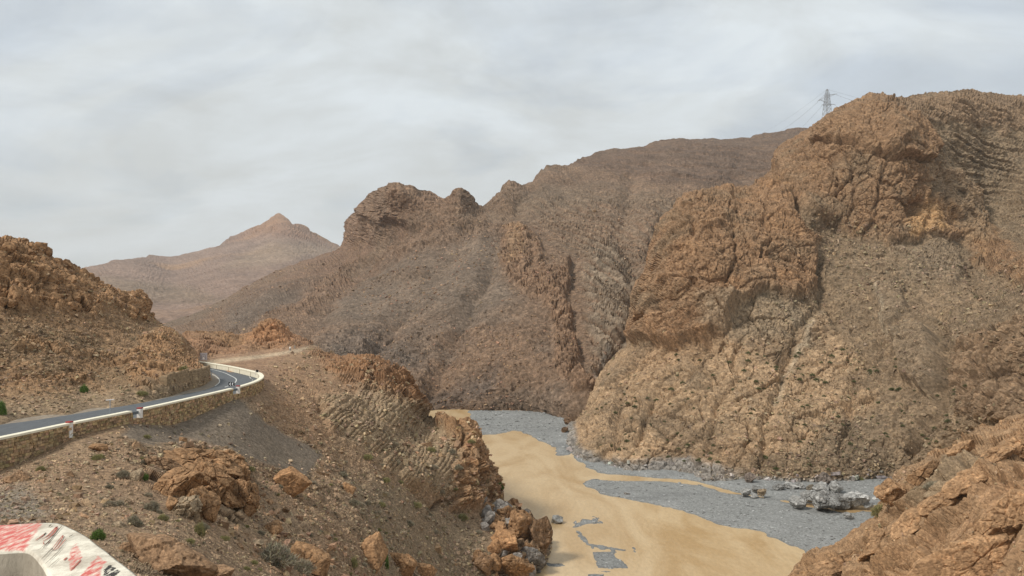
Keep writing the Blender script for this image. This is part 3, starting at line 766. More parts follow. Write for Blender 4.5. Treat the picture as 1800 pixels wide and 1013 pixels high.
# ------------------------------------------------------------------ SPUR and the slope below the road, down to the river
SCREEP = [(235, 735), (300, 745), (360, 722), (415, 705), (470, 740), (520, 770), (570, 800), (540, 835), (470, 820), (420, 800), (330, 775), (260, 790), (215, 775)]
def sc_slope(P, U, V, Nf):
    wu = U + 9 * vn(P, 5, 351) + 4 * vn(P, 1.6, 353); wv = V + 9 * vn(P, 5, 352) + 4 * vn(P, 1.6, 354)
    spur = pm(wu, wv, [(545, 618), (600, 622), (640, 625), (700, 645), (750, 720), (750, 745), (700, 715), (640, 690), (590, 660)], 8)
    strat = pm(wu, wv, [(560, 700), (640, 690), (700, 715), (800, 740), (800, 800), (780, 870), (720, 860), (640, 800), (580, 760)], 10)
    nose = pm(wu, wv, [(770, 745), (830, 740), (860, 840), (880, 880), (860, 910), (780, 885), (800, 800)], 7)
    shore = pm(wu, wv, [(860, 885), (935, 900), (985, 960), (970, 1100), (800, 1100), (860, 1010), (880, 930)], 10)
    outc = pm(wu, wv, [(250, 830), (330, 790), (400, 785), (450, 840), (460, 890), (420, 920), (360, 900), (280, 860)], 9)
    scr = pm(wu, wv, SCREEP, 7)
    fine = pm(wu, wv, [(600, 820), (700, 860), (800, 900), (880, 960), (850, 1030), (700, 1030), (620, 900)], 20)
    D = P[:, 1]
    near = ss(60, 30, D)
    d = 1.6 * facets(P, 18, 3, 361) * ss(30, 90, D) * (1 - .7 * fine) + 0.4 * fbm(P, 6, 3, 362)
    d = d + spur * 2.2 + nose * 2.2 + strat * 1.4 + shore * .8
    for ln, w_, dp in (([(600, 628), (622, 660), (700, 700), (745, 738)], 8, 1.5), ([(682, 645), (686, 670), (700, 700)], 4, 2.0), ([(800, 745), (806, 800), (800, 860), (770, 890)], 7, 1.6), ([(815, 800), (850, 830)], 4, .8), ([(812, 850), (862, 870)], 4, .8), ([(560, 720), (600, 760), (650, 800), (720, 860), (760, 890)], 9, 1.2), ([(470, 720), (520, 760), (570, 800), (640, 840)], 9, .6)):
        d = d - dp * groove(wu, wv, ln, w_)
    big, IDb, _ = blocks(P, (6, 6, 9), 363, rotm(0.3, -0.35, 0.3), crack=0.4, cw=0.05)
    mid, IDm, _ = blocks(P, (2.6, 2.6, 2.2), 364, rotm(0.3, 0.3, 0.2), crack=0.5, cw=0.07)
    smb, IDs, _ = blocks(P, (0.9, 0.9, 0.75), 365, rotm(0.1, 0.3, 0.7), crack=0.5, cw=0.1)
    tin, IDt, _ = blocks(P, 0.34, 366, None, warp=0)
    s1 = 0.62 * P[:, 0] - 0.78 * P[:, 2] + 0.03 * P[:, 1] + 1.6 * vn(P, 22, 367) + 0.35 * vn(P, 5, 368) + .1 * vn(P, 1.2, 384)
    la = (s1 / .85 + .35 * np.sin(s1 * 1.7)) % 1
    ta, tia, tma = stones(P, 0.9, 381, 0.4)
    tb, tib, tmb = stones(P, 0.42, 382, 0.5)
    lay = ss(0, 0.18, la) * (1 - ss(0.55, 1.0, la))
    rk = np.maximum.reduce([spur, nose, shore, outc * 0.5])
    d = d + spur * (1.6 * big + 1.1 * mid + 0.45 * smb + 0.8) + nose * (1.5 * big + 1.0 * mid + 0.4 * smb + 0.8) + shore * (1.0 * mid + 0.5 * smb)
    d = d + outc * 0.8 * mid + strat * (0.42 * (lay - 0.5) * ss(-.6, .3, fbm(P, 8, 3, 383)) + 0.12 * smb + 0.5 * mid * ss(-.1, .4, vn(P, 7, 385)) + .5 * facet(P, 6, 386))
    pat = ss(-0.35, 0.35, vn(P, 6, 369))
    loose = np.clip(1 - rk - scr - strat, 0, 1)
    d = d + loose * (0.10 * smb * pat * (1 - near) + 0.03 * tin + 0.30 * mid * ss(0.1, 0.6, vn(P, 11, 370)) * (1 - near) + 0.30 * ta * pat + 0.16 * tb) * (1 - 0.4 * fine)
    d = d * (1 - scr * 0.85)
    for (cu, cv, r, dep) in ((568, 703, 12, 1.6), (610, 672, 10, 1.0), (683, 655, 3, 1.5), (632, 675, 4, 0.8)):
        d = d - dep * np.exp(-(((U - cu) / r) ** 2 + ((V - cv) / (r * .45)) ** 2))
    fl_ = [(-200, 880), (0, 822), (122, 766), (228, 739), (260, 742), (300, 737), (350, 721), (405, 700), (455, 681), (460, 664)]
    foot = np.full(len(P), 1e9)
    for (ax, ay), (bx, by) in zip(fl_[:-1], fl_[1:]):
        ex, ey = bx - ax, by - ay
        t_ = np.clip(((U - ax) * ex + (V - ay) * ey) / (ex * ex + ey * ey), 0, 1)
        foot = np.minimum(foot, np.hypot(U - ax - ex * t_, V - ay - ey * t_))
    foot = ss(6, 42, foot)
    d = d * (0.1 + 0.9 * foot)
    nz = fbm(P, 10, 4, 371); nz2 = fbm(P, 3, 4, 372)
    base = np.tile(np.array([.33, .235, .16]), (len(P), 1))
    c = mixc(base, [(ss(-0.1, 0.4, nz) * 0.6, np.array([.265, .205, .145])), (ss(0.15, 0.5, nz2) * 0.4, np.array([.38, .285, .20])),
                    (pm(wu, wv, [(455, 640), (560, 615), (700, 690), (600, 740), (560, 800), (480, 720)], 18) * 0.65, np.array([.36, .235, .15])),
                    (near * 0.5, np.array([.29, .225, .16])), (fine * 0.7, np.array([.27, .22, .16])),
                    (spur * 0.85, np.array([.27, .155, .088])), (spur * ss(0, 0.5, nz2) * 0.5, np.array([.36, .21, .115])),
                    (pm(wu, wv, [(575, 640), (640, 635), (660, 660), (600, 665)], 8) * .5, np.array([.42, .25, .14])),
                    (strat * 0.7, np.array([.30, .23, .155])), (strat * ss(0.5, 1, lay) * 0.35, np.array([.44, .35, .245])),
                    (nose * 0.8, np.array([.40, .25, .145])), (shore * 0.6, np.array([.30, .21, .14])),
                    (scr * 0.92, np.array([.225, .195, .165])), (scr * ss(0.1, 0.5, nz) * .4, np.array([.26, .215, .165])),
                    (pm(U, V, [(-50, 870), (40, 850), (90, 900), (60, 925), (-50, 925)], 15) * .7, np.array([.24, .23, .21])),
                    (ss(1.6, 0.5, P[:, 2] - ZW - 0.4 * nz2) * 0.8, np.array([.20, .185, .165]))])
    c = np.array([.76, .70, .62]) * c * (1 + 0.15 * (IDs - .5) + 0.10 * (IDm - .5) + 0.15 * (IDt - .5) * (1 - scr) + 0.12 * fbm(P, 1.0, 3, 373) + loose * (0.5 * (tia - .3) * tma + 0.6 * (tib - .35) * tmb))[:, None]
    return d, c

terrain('slope',
        [(-170, 866), (0, 815), (122, 760), (228, 732), (250, 738), (300, 730), (350, 714), (375, 706), (405, 694), (420, 689), (440, 681), (453, 675), (458, 664), (463, 642), (468, 626), (500, 619), (535, 610), (548, 608), (558, 612), (570, 620), (600, 628), (640, 632), (655, 640), (672, 642), (690, 648), (705, 658), (713, 668), (720, 688), (732, 702), (740, 714), (745, 735), (752, 742), (790, 746), (820, 746), (827, 760), (832, 775), (842, 795), (848, 815), (853, 830), (857, 850), (868, 862), (875, 880), (900, 888), (930, 908), (945, 922), (955, 935), (963, 950), (968, 965), (975, 1000), (985, 1050)],
        [(-170, 1075), (985, 1075)],
        [(-170, 880, 50), (0, 825, 59.3), (122, 770, 66.7), (228, 742, 74.6), (300, 742, 81.8), (350, 724, 88), (405, 702, 95.7), (430, 692, 102), (455, 683, 110.5), (466, 627, 172), (548, 608, 205), (570, 622, 200), (600, 628, 195), (640, 632, 185), (690, 648, 176), (712, 665, 172), (738, 712, 171), (745, 735, 172),
         (790, 748, 158), (820, 747, 157), (832, 775, 155), (853, 830, 151), (860, 855, 150), (875, 880, 148), (930, 908, 145), (955, 935, 143), (968, 965, 139.5),
         (640, 685, 158), (700, 700, 160), (738, 735, 168), (470, 680, 114), (500, 720, 108), (400, 760, 85), (500, 800, 92), (600, 700, 134), (600, 800, 108), (700, 720, 152), (700, 800, 130), (780, 820, 136), (800, 900, 130), (850, 950, 126), (900, 1000, 123.5), (945, 1010, 127), (960, 1030, 138),
         (700, 900, 108), (700, 1000, 92), (600, 900, 86), (600, 1000, 70), (450, 900, 66), (450, 1000, 47), (300, 850, 60), (300, 950, 38), (300, 1000, 32), (150, 850, 52), (150, 950, 33), (0, 900, 40), (0, 1000, 25), (-170, 1000, 22),
         (0, 1150, 13), (300, 1150, 18), (600, 1150, 45), (850, 1100, 108), (970, 1120, 140), (980, 1000, 150)],
        1.35, 1.3, sc_slope, rockmat('slope_rock', 0.06, 1.0, 0.42), -170, 985, back=0.35, backlen=0.2, edge=0.02, edgew=14, graze=0.26)

# ------------------------------------------------------------------ near ROCK BANK bottom right
def sc_near(P, U, V, Nf):
    d = 1.6 * facets(P, 14, 2, 461) + 0.3 * facets(P, 4, 2, 462)
    wx = U + 10 * vn(P, 5, 455) + 3 * vn(P, 1.5, 457); wy = V + 10 * vn(P, 5, 456) + 3 * vn(P, 1.5, 458)
    for ln, w_, dp in (([(1480, 965), (1560, 925), (1610, 880), (1680, 830), (1740, 770)], 10, 1.0), ([(1560, 1013), (1630, 960), (1690, 900), (1720, 850), (1800, 790)], 9, 1.1), ([(1660, 1013), (1700, 960), (1790, 930)], 9, .8),
                       ([(1690, 790), (1720, 830), (1790, 850)], 8, .8), ([(1540, 880), (1600, 850), (1650, 800)], 7, .7), ([(1740, 900), (1760, 860), (1800, 840)], 7, .6), ([(1400, 1000), (1470, 985), (1530, 950)], 7, .7), ([(1600, 1013), (1650, 985), (1700, 975)], 6, .5)):
        d = d - 1.3 * dp * groove(wx, wy, ln, w_) + 1.1 * dp * groove(wx, wy, [(a - 4, b - 11) for a, b in ln], w_ * 1.2)
    R1 = rotm(0.2, -0.62, 0.15)
    big, IDb, _ = blocks(P, (8, 7, 5), 463, R1, off=.6, tilt=.5, crack=0.6, cw=0.03, warp=.4)
    mid, IDm, _ = blocks(P, (3.0, 2.8, 1.9), 464, R1, off=.5, tilt=.5, crack=0.7, cw=0.05, warp=.4)
    smb, IDs, _ = blocks(P, (1.0, 1.0, 0.8), 465, R1, off=.4, tilt=.5, crack=0.5, cw=0.08)
    tin, IDt, _ = blocks(P, 0.4, 466, None, warp=0)
    wu = U + 12 * vn(P, 5, 451); wv = V + 12 * vn(P, 5, 452)
    sm = pm(wu, wv, [(1600, 1013), (1640, 930), (1720, 850), (1820, 790), (1990, 760), (1990, 1100), (1600, 1100)], 14)
    dirt = pm(wu, wv, [(1600, 840), (1660, 800), (1740, 770), (1700, 850), (1640, 900), (1590, 880)], 12)
    s1 = P @ R1[:, 2] + 1.0 * vn(P, 12, 480) + .3 * vn(P, 3, 481)
    ly = ss(0, .15, (s1 / 2.1) % 1) * (1 - ss(.5, 1, (s1 / 2.1) % 1)) * ss(-.3, .3, vn(P, 8, 482))
    l2 = ss(0, .15, (s1 / .7) % 1) * (1 - ss(.5, 1, (s1 / .7) % 1)) * ss(-.2, .3, vn(P, 4, 483))
    ta, tia, tma = stones(P, .8, 484, .3)
    rgh = ss(-.35, .25, fbm(P, 7, 3, 486)) * (1 - .7 * sm)
    d = d + 1.25 * big + (.3 + 0.4 * rgh) * mid + (.06 + 0.14 * rgh) * smb + 0.03 * tin + rgh * .25 * ly + .2 * ta * rgh
    nz = fbm(P, 9, 4, 470); nz2 = fbm(P, 2.5, 4, 471)
    base = np.tile(np.array([.38, .235, .128]), (len(P), 1))
    c = mixc(base, [(ss(-0.1, 0.4, nz) * 0.6, np.array([.31, .205, .12])), (ss(0.1, 0.5, nz2) * 0.5, np.array([.45, .29, .165])),
                    (sm * ss(-0.3, 0.3, nz2) * 0.65, np.array([.44, .265, .145])), (dirt * 0.7, np.array([.31, .235, .15]))])
    c = np.array([.80, .80, .80]) * c * (1 + 0.2 * (IDm - .5) + 0.25 * (IDs - .5) + .2 * fbm(P, 1.5, 3, 485))[:, None]
    return d, c

terrain('rock_bank',
        [(1335, 1090), (1375, 1013), (1388, 996), (1400, 985), (1440, 970), (1490, 950), (1515, 930), (1530, 915), (1540, 895), (1562, 850), (1572, 830), (1585, 818), (1620, 803), (1650, 788), (1672, 782), (1690, 770), (1720, 758), (1750, 745), (1800, 722), (1990, 660)],
        [(1335, 1110), (1990, 1110)],
        [(1335, 1090, 108), (1375, 1013, 118), (1440, 970, 113), (1530, 915, 109), (1562, 850, 109), (1620, 803, 110), (1700, 765, 114), (1800, 722, 118), (1990, 660, 124), (1500, 1000, 100), (1650, 1000, 82), (1800, 1000, 62),
         (1650, 900, 92), (1800, 850, 78), (1750, 790, 97), (1600, 1150, 76), (1400, 1150, 96), (1850, 1150, 46), (1980, 850, 66)],
        1.4, 1.35, sc_near, rockmat('bank_rock', 0.065, 1.0, 0.38), 1335, 1900, back=0.5, edge=0.03, edgew=20, graze=0.13, damp=.6, dampw=26)

# ------------------------------------------------------------------ RIVER: bed with gravel bars, muddy water
BARS = [
    [(826, 722), (960, 722), (1000, 735), (1000, 800), (985, 800), (968, 783), (940, 768), (905, 757), (870, 763), (838, 766), (828, 745)],
    [(1022, 851), (1045, 842), (1100, 845), (1160, 845), (1230, 853), (1262, 866), (1330, 874), (1400, 888), (1470, 900), (1540, 902), (1700, 895), (1700, 980), (1460, 985), (1415, 969), (1380, 956), (1330, 936), (1262, 922), (1222, 904), (1130, 882), (1060, 869)],
    [(965, 770), (1000, 790), (1020, 812), (1050, 832), (1110, 838), (1200, 843), (1250, 853), (1290, 867), (1380, 880), (1480, 893), (1560, 889), (1700, 885), (1700, 820), (1000, 740)],
]
SMALL = [[(1043, 971), (1082, 970), (1090, 984), (1106, 999), (1050, 999)], [(1022, 913), (1052, 915), (1055, 920), (1030, 921), (1005, 929), (1012, 922)],
         [(1012, 933), (1022, 936), (1035, 955), (1075, 962), (1112, 969), (1060, 966), (1030, 958)], [(1040, 907), (1050, 908), (1049, 910), (1040, 909)],
         [(1034, 1009), (1060, 1010), (1062, 1016), (1034, 1016)], [(962, 990), (990, 991), (994, 995), (966, 996)],
         [(1046, 1003), (1072, 1004), (1080, 1006), (1050, 1006)]]
us = np.arange(720, 1640, 2.0); vs = np.concatenate([np.arange(700, 760, 0.8), np.arange(760, 1060, 1.7)])
UU, VV = np.meshgrid(us, vs)
Pb = pt(UU, VV, WY(VV)).reshape(-1, 3).astype(np.float32)
Uf, Vf = UU.ravel(), VV.ravel()
pxm = (Pb[:, 1] / F)
# measure the bars on the ground, in metres
h = np.full(len(Pb), -1.0)
for k, poly in enumerate(BARS + SMALL):
    wp = np.array([ptz(u, v, ZW)[:2] for u, v in poly])
    s_ = sdpoly(Pb[:, 0].astype(float), Pb[:, 1].astype(float), wp)
    amp = 0.2 if k < 3 else 0.10
    s_ = s_ + (2.2 if k < 3 else 0.8) * fbm(Pb, (5, 5, 5) if k < 3 else (0.9, 2.2, 1), 4, 500 + k)
    h = np.maximum(h, np.clip(s_ * 0.16, -1, amp if k != 2 else 0.55))
streak = fbm(Pb, (1.1, 3.2, 1), 3, 520)
h = h + 0.05 * fbm(Pb, 7, 4, 521) + 0.03 * vn(Pb, 0.9, 522)
fz = ss(0, 10, 12 - np.abs(sdpoly(Uf, Vf, SMALL[2]))) + ss(0, 8, 9 - np.abs(sdpoly(Uf, Vf, SMALL[1])))
h = np.maximum(h, -0.10 + 0.22 * ss(0.1, 0.5, streak) * np.clip(fz, 0, 1))
gb, gid, _ = blocks(Pb, 0.4, 523, None, warp=0)
h = h + 0.02 * gb * ss(-0.1, 0.1, h)
Pb[:, 2] = ZW + h
gc = mixc(np.tile(np.array([.225, .226, .215]), (len(Pb), 1)), [(ss(0.0, 0.5, fbm(Pb, 9, 4, 524)) * .5, np.array([.27, .27, .26])),
     (ss(0.12, 0.02, h) * 0.5, np.array([.13, .13, .125])),
     (ss(0.15, 0.45, fbm(Pb, (14, 4, 4), 3, 525)) * .5, np.array([.17, .17, .165]))])
gc = gc * (1 + 0.3 * (gid - .5) + 0.5 * (gid > 0.95))[:, None]
nr_, nc_ = UU.shape
idx = np.arange(nr_ * nc_).reshape(nr_, nc_)
q = np.stack([idx[:-1, :-1], idx[1:, :-1], idx[1:, 1:], idx[:-1, 1:]], -1).reshape(-1, 4)
tag(mesh_np('gravel_riverbed', Pb, q, rockmat('gravel', 0.08, 0.8, 0.24), gc), 'grey gravel bars and shoals lying along the muddy river', None, None, 'structure')

m, t, b = newmat('muddy_water')
n, l = t.nodes.new, t.links.new
tcx = n('ShaderNodeTexCoord')
mp_ = n('ShaderNodeMapping'); mp_.inputs['Rotation'].default_value = (0, 0, math.radians(62)); mp_.inputs['Scale'].default_value = (1.0, 0.42, 1)
mp_.inputs['Rotation'].default_value = (0, 0, math.radians(28))
l(tcx.outputs['Object'], mp_.inputs[0])
a1 = n('ShaderNodeTexNoise'); a1.inputs['Scale'].default_value = 0.055; a1.inputs['Detail'].default_value = 12; a1.inputs['Roughness'].default_value = 0.6; a1.inputs['Distortion'].default_value = 1.4
l(mp_.outputs[0], a1.inputs['Vector'])
rp = n('ShaderNodeValToRGB')
e = rp.color_ramp.elements
e[0].position = 0.38; e[0].color = (.43, .285, .135, 1)
e[1].position = 0.58; e[1].color = (.555, .41, .235, 1)
l(a1.outputs['Fac'], rp.inputs[0])
fn_ = n('ShaderNodeTexNoise'); fn_.inputs['Scale'].default_value = 1.6; fn_.inputs['Detail'].default_value = 6; fn_.inputs['Roughness'].default_value = 0.7
l(mp_.outputs[0], fn_.inputs['Vector'])
fr_ = n('ShaderNodeMapRange'); fr_.inputs['From Min'].default_value = .3; fr_.inputs['From Max'].default_value = .7; fr_.inputs['To Min'].default_value = .87; fr_.inputs['To Max'].default_value = 1.12
l(fn_.outputs['Fac'], fr_.inputs['Value'])
fv_ = n('ShaderNodeVectorMath'); fv_.operation = 'SCALE'; l(rp.outputs[0], fv_.inputs[0]); l(fr_.outputs[0], fv_.inputs['Scale'])
l(fv_.outputs[0], b.inputs['Base Color'])
b.inputs['Roughness'].default_value = 0.3
b.inputs['Specular IOR Level'].default_value = 0.35
a2 = n('ShaderNodeTexNoise'); a2.inputs['Scale'].default_value = 1.1; a2.inputs['Detail'].default_value = 6; a2.inputs['Roughness'].default_value = 0.65; a2.inputs['Distortion'].default_value = 0.4
l(mp_.outputs[0], a2.inputs['Vector'])
bp = n('ShaderNodeBump'); bp.inputs['Distance'].default_value = 0.10; bp.inputs['Strength'].default_value = 0.8
l(a2.outputs['Fac'], bp.inputs['Height']); l(bp.outputs[0], b.inputs['Normal'])
WM = m
mesh_np('river', [(-150, 70, ZW), (140, 70, ZW), (140, 420, ZW), (-150, 420, ZW)], [(0, 1, 2, 3)], WM)['kind'] = 'structure'
mesh_np('ground', [(-3800, -200, ZW - 2.5), (3800, -200, ZW - 2.5), (3800, 4600, ZW - 2.5), (-3800, 4600, ZW - 2.5)], [(0, 1, 2, 3)], flatmat('ground_dirt', (.24, .17, .115), .95, .25, .05))['kind'] = 'structure'

# ------------------------------------------------------------------ ROAD along the left slope
ZR = -11.0
M_ASPH = flatmat('asphalt', (.105, .112, .118), .85, .18, 1.2, 0.01)
M_LINE = flatmat('road_paint', (.62, .62, .58), .7, .1, 3)
M_CAP = flatmat('cream_paint', (.80, .74, .58), .75, .08, 1.5, 0.01)
M_WHITE = flatmat('white_paint', (.78, .74, .68), .75, .1, 4)
M_RED = flatmat('red_paint', (.30, .035, .03), .7, .15, 6)
M_MORTAR = flatmat('mortar', (.26, .185, .11), .95, .25, 2.0, 0.02)
M_STEEL = flatmat('galvanised_steel', (.36, .39, .42), .45, .1, 5, 0, 0.5)
M_RAIL = flatmat('dull_steel', (.13, .155, .17), .6, .15, 4, 0, 0.2)
M_BLACK = flatmat('black_paint', (.012, .012, .014), .5, .1, 5)
M_CONC = flatmat('raw_concrete', (.30, .27, .235), .92, .22, 9, 0.01)
M_BLOCK = flatmat('ochre_stone', (.32, .225, .135), .95, .35, 1.4, 0.04)

def cat(pts, n=12):
    P_ = [np.array(p, float) for p in pts]
    P_ = [2 * P_[0] - P_[1]] + P_ + [2 * P_[-1] - P_[-2]]
    o = []
    for i in range(1, len(P_) - 2):
        for k in range(n):
            t = k / n
            a, b_, c_, d_ = P_[i - 1:i + 3]
            o.append(0.5 * ((2 * b_) + (-a + c_) * t + (2 * a - 5 * b_ + 4 * c_ - d_) * t * t + (-a + 3 * b_ - 3 * c_ + d_) * t ** 3))
    o.append(P_[-2])
    return np.array(o)

def resample(p, step):
    seg = np.linalg.norm(np.diff(p[:, :2], axis=0), axis=1); s_ = np.concatenate([[0], np.cumsum(seg)])
    n = max(2, int(round(s_[-1] / step)) + 1); t = np.linspace(0, s_[-1], n)
    return np.stack([np.interp(t, s_, p[:, i]) for i in range(p.shape[1])], 1)

WPATH = resample(cat([(-43.6, 42), (-42.2, 50), (-40.7, 58.9), (-39.7, 66.3), (-38.3, 74.2), (-37.2, 84), (-36.3, 95.1), (-36.3, 103), (-37.4, 110), (-39.4, 116), (-42.4, 121.6), (-51.5, 134), (-60.5, 144), (-68, 151)]), 0.5)
tan = np.gradient(WPATH, axis=0); tan /= np.linalg.norm(tan, axis=1)[:, None]
OUTN = np.stack([tan[:, 1], -tan[:, 0]], 1)            # points out over the slope
WU = CU + WPATH[:, 0] / WPATH[:, 1] * F                 # photo column of every step
nbend = int(np.argmax(np.where(WPATH[:, 1] > 90, WU, 0)))

def sweep(name, i0, i1, o0, o1, z0, z1, mat, parent=None, bevel=0.0):
    """a straight-sided strip along the wall path, from offset o0 to o1 (out = +) and z0 to z1"""
    mb = MB()
    vs = []
    for i in range(i0, i1 + 1):
        for o_, z_ in ((o0, z0), (o1, z0), (o1, z1), (o0, z1)):
            p = WPATH[i] + OUTN[i] * o_
            vs.append((p[0], p[1], z_))
    n_ = i1 - i0 + 1
    fs = []
    for k in range(n_ - 1):
        for j in range(4):
            a = k * 4 + j; b_ = k * 4 + (j + 1) % 4
            fs.append((a, b_, b_ + 4, a + 4))
    fs += [(3, 2, 1, 0), tuple((n_ - 1) * 4 + j for j in range(4))]
    mb.add(vs, fs)
    return mb.build(name, mat, parent, bevel)

inner_px = [(-170, 772), (-80, 759), (0, 747), (60, 739), (122, 729.5), (195, 717.5), (260, 706.5), (300, 698), (350, 688), (372, 681.5), (384, 675), (387, 668), (381, 660.5), (368, 653), (352, 646.5), (340, 643)]
inner = cat([ptz(u, v, ZR)[:2] for u, v in inner_px], 6)
outer = WPATH[:, :2] - OUTN * 0.2
i_s = int(np.argmin(np.abs(WPATH[:, 1] - inner[0][1])))
poly = np.concatenate([outer[max(i_s - 2, 0)::3], inner[::-1]])
tri = geometry.tessellate_polygon([[Vector((p[0], p[1], 0)) for p in poly]])
mb = MB(); mb.add([(p[0], p[1], ZR) for p in poly], [tuple(t) for t in tri])
o = mb.build('road', M_ASPH)
for p in o.data.polygons:
    if p.normal.z < 0: p.flip()
o['kind'] = 'structure'

def ribbon(name, pts, wd, z, mat):
    p = resample(np.array(pts, float), 0.6)
    t = np.gradient(p, axis=0); t /= np.linalg.norm(t, axis=1)[:, None]
    nn = np.stack([-t[:, 1], t[:, 0]], 1)
    v_ = np.concatenate([np.c_[p + nn * wd / 2, np.full(len(p), z)], np.c_[p - nn * wd / 2, np.full(len(p), z)]])
    k = len(p)
    f_ = [(i, k + i, k + i + 1, i + 1) for i in range(k - 1)]
    o = mesh_np(name, v_, f_, mat, smooth=False)
    o['kind'] = 'structure'
    return o
cen = cat([ptz(u, v, ZR)[:2] for u, v in [(352, 646.5), (375, 650.3), (394, 655.5), (407, 661.5), (414.5, 666), (414.8, 670.5), (409, 675.5), (395, 681)]], 8)
ribbon('centre_line', cen, 0.15, ZR + 0.008, M_LINE)
inn = cat([ptz(u, v, ZR)[:2] for u, v in [(369, 656), (380, 662), (385.5, 668), (385, 673), (378, 679)]], 8)
ribbon('edge_line', inn, 0.12, ZR + 0.008, M_LINE)
# gravel shoulder under the asphalt edge
sh = np.concatenate([outer[max(i_s - 2, 0)::4], (inner + np.array([0, 0]))[::-1]])
cx_ = inner - np.array([0.0, 0.0])
tI = np.gradient(inner, axis=0); tI /= np.linalg.norm(tI, axis=1)[:, None]
nI = np.stack([-tI[:, 1], tI[:, 0]], 1)
A_ = inner - nI * 0.5; B_ = inner + nI * 2.2
k = len(inner)
v_ = np.concatenate([np.c_[A_, np.full(k, ZR - 0.02)], np.c_[B_, np.full(k, ZR - 0.02 + 0.06)]])
mesh_np('verge', v_, [(i, k + i, k + i + 1, i + 1) for i in range(k - 1)], flatmat('verge_gravel', (.25, .205, .155), .95, .35, 2.5, 0.03), smooth=False)['kind'] = 'structure'

# ---- the outer wall: retaining masonry with cream coping in four lengths
def iu(u):   # step index before the bend where the wall is at photo column u
    return int(np.argmin(np.abs(WU[:nbend] - u)))
ia, ib, ic, id_, ie, if_ = 4, iu(123), iu(128.5), iu(229), iu(249), iu(406)
ig = iu(419)
ZT = -10.1
COPE_LAB = ['cream coping length on the low stone wall, nearest stretch at the left edge', 'cream coping length between the white post and the railing gap',
            'long cream coping on the tall stone wall between the two railing gaps', 'cream parapet curving round the outside of the road bend']
def stone_rows(mb, i0, i1, z0, z1, off, sgn=1):
    L_ = (i1 - i0) * 0.5
    z = z0
    row = 0
    while z < z1 - 0.05:
        hgt = random.uniform(0.20, 0.30)
        if z + hgt > z1: hgt = z1 - z
        s_ = random.uniform(-0.3, 0)
        while s_ < L_:
            ln = random.uniform(0.25, 0.62)
            c = min(max(s_ + ln / 2, 0), L_ - 0.01) / 0.5 + i0
            k0 = int(c); fr = c - k0
            p = WPATH[k0] * (1 - fr) + WPATH[min(k0 + 1, len(WPATH) - 1)] * fr
            tn = tan[k0]; on = OUTN[k0]
            pr = random.uniform(0.03, 0.13)
            cc = p + on * sgn * (off + pr / 2 - 0.05)
            mb.box((cc[0], cc[1], z + hgt / 2), (ln - 0.035, pr + 0.1, hgt - 0.03), math.atan2(tn[1], tn[0]), 0.022)
            s_ += ln
        z += hgt; row += 1
wall = empty('retaining_wall', (float(WPATH[ie, 0]), float(WPATH[ie, 1]), ZR - 3), 'brown rubble-stone retaining wall holding the outer edge of the road', 'wall')
def part(o, root):
    o.parent = root
    o.matrix_parent_inverse = root.matrix_basis.inverted()
    return o
part(sweep('core', 0, len(WPATH) - 1, -0.22, 0.22, ZR - 5.0, ZR + 0.02, M_MORTAR), wall)
part(sweep('core', 0, id_, -0.2, 0.2, ZR + 0.02, ZT - 0.2, M_MORTAR), wall)
part(sweep('core', ie, if_, -0.2, 0.2, ZR + 0.02, ZT - 0.2, M_MORTAR), wall)
part(sweep('core', ig, len(WPATH) - 1, -0.2, 0.2, ZR + 0.02, ZT - 0.2, M_MORTAR), wall)
mb = MB()
stone_rows(mb, 0, nbend + 14, ZR - 5.0, ZR, 0.22)
stone_rows(mb, 0, id_, ZR, ZT - 0.2, 0.2); stone_rows(mb, ie, if_, ZR, ZT - 0.2, 0.2); stone_rows(mb, ig, nbend + 14, ZR, ZT - 0.2, 0.2)
st = mb.build('stonework', M_BLOCK, bevel=0)
# each stone its own tone
a = st.data.color_attributes.new('Col', 'FLOAT_COLOR', 'POINT')
ns = len(st.data.vertices) // 8
tone = np.array([[.36, .25, .14]]) * RNG.uniform(0.6, 1.45, (ns, 1)) * RNG.uniform(0.92, 1.08, (ns, 3))
c4 = np.ones((ns * 8, 4), np.float32); c4[:, :3] = np.repeat(tone, 8, 0)
a.data.foreach_set('color', c4.ravel())
st.data.materials[0] = rockmat('rubble_stone', 0.05, 0.6, 0.3)
st['kind'] = 'stuff'
part(st, wall)
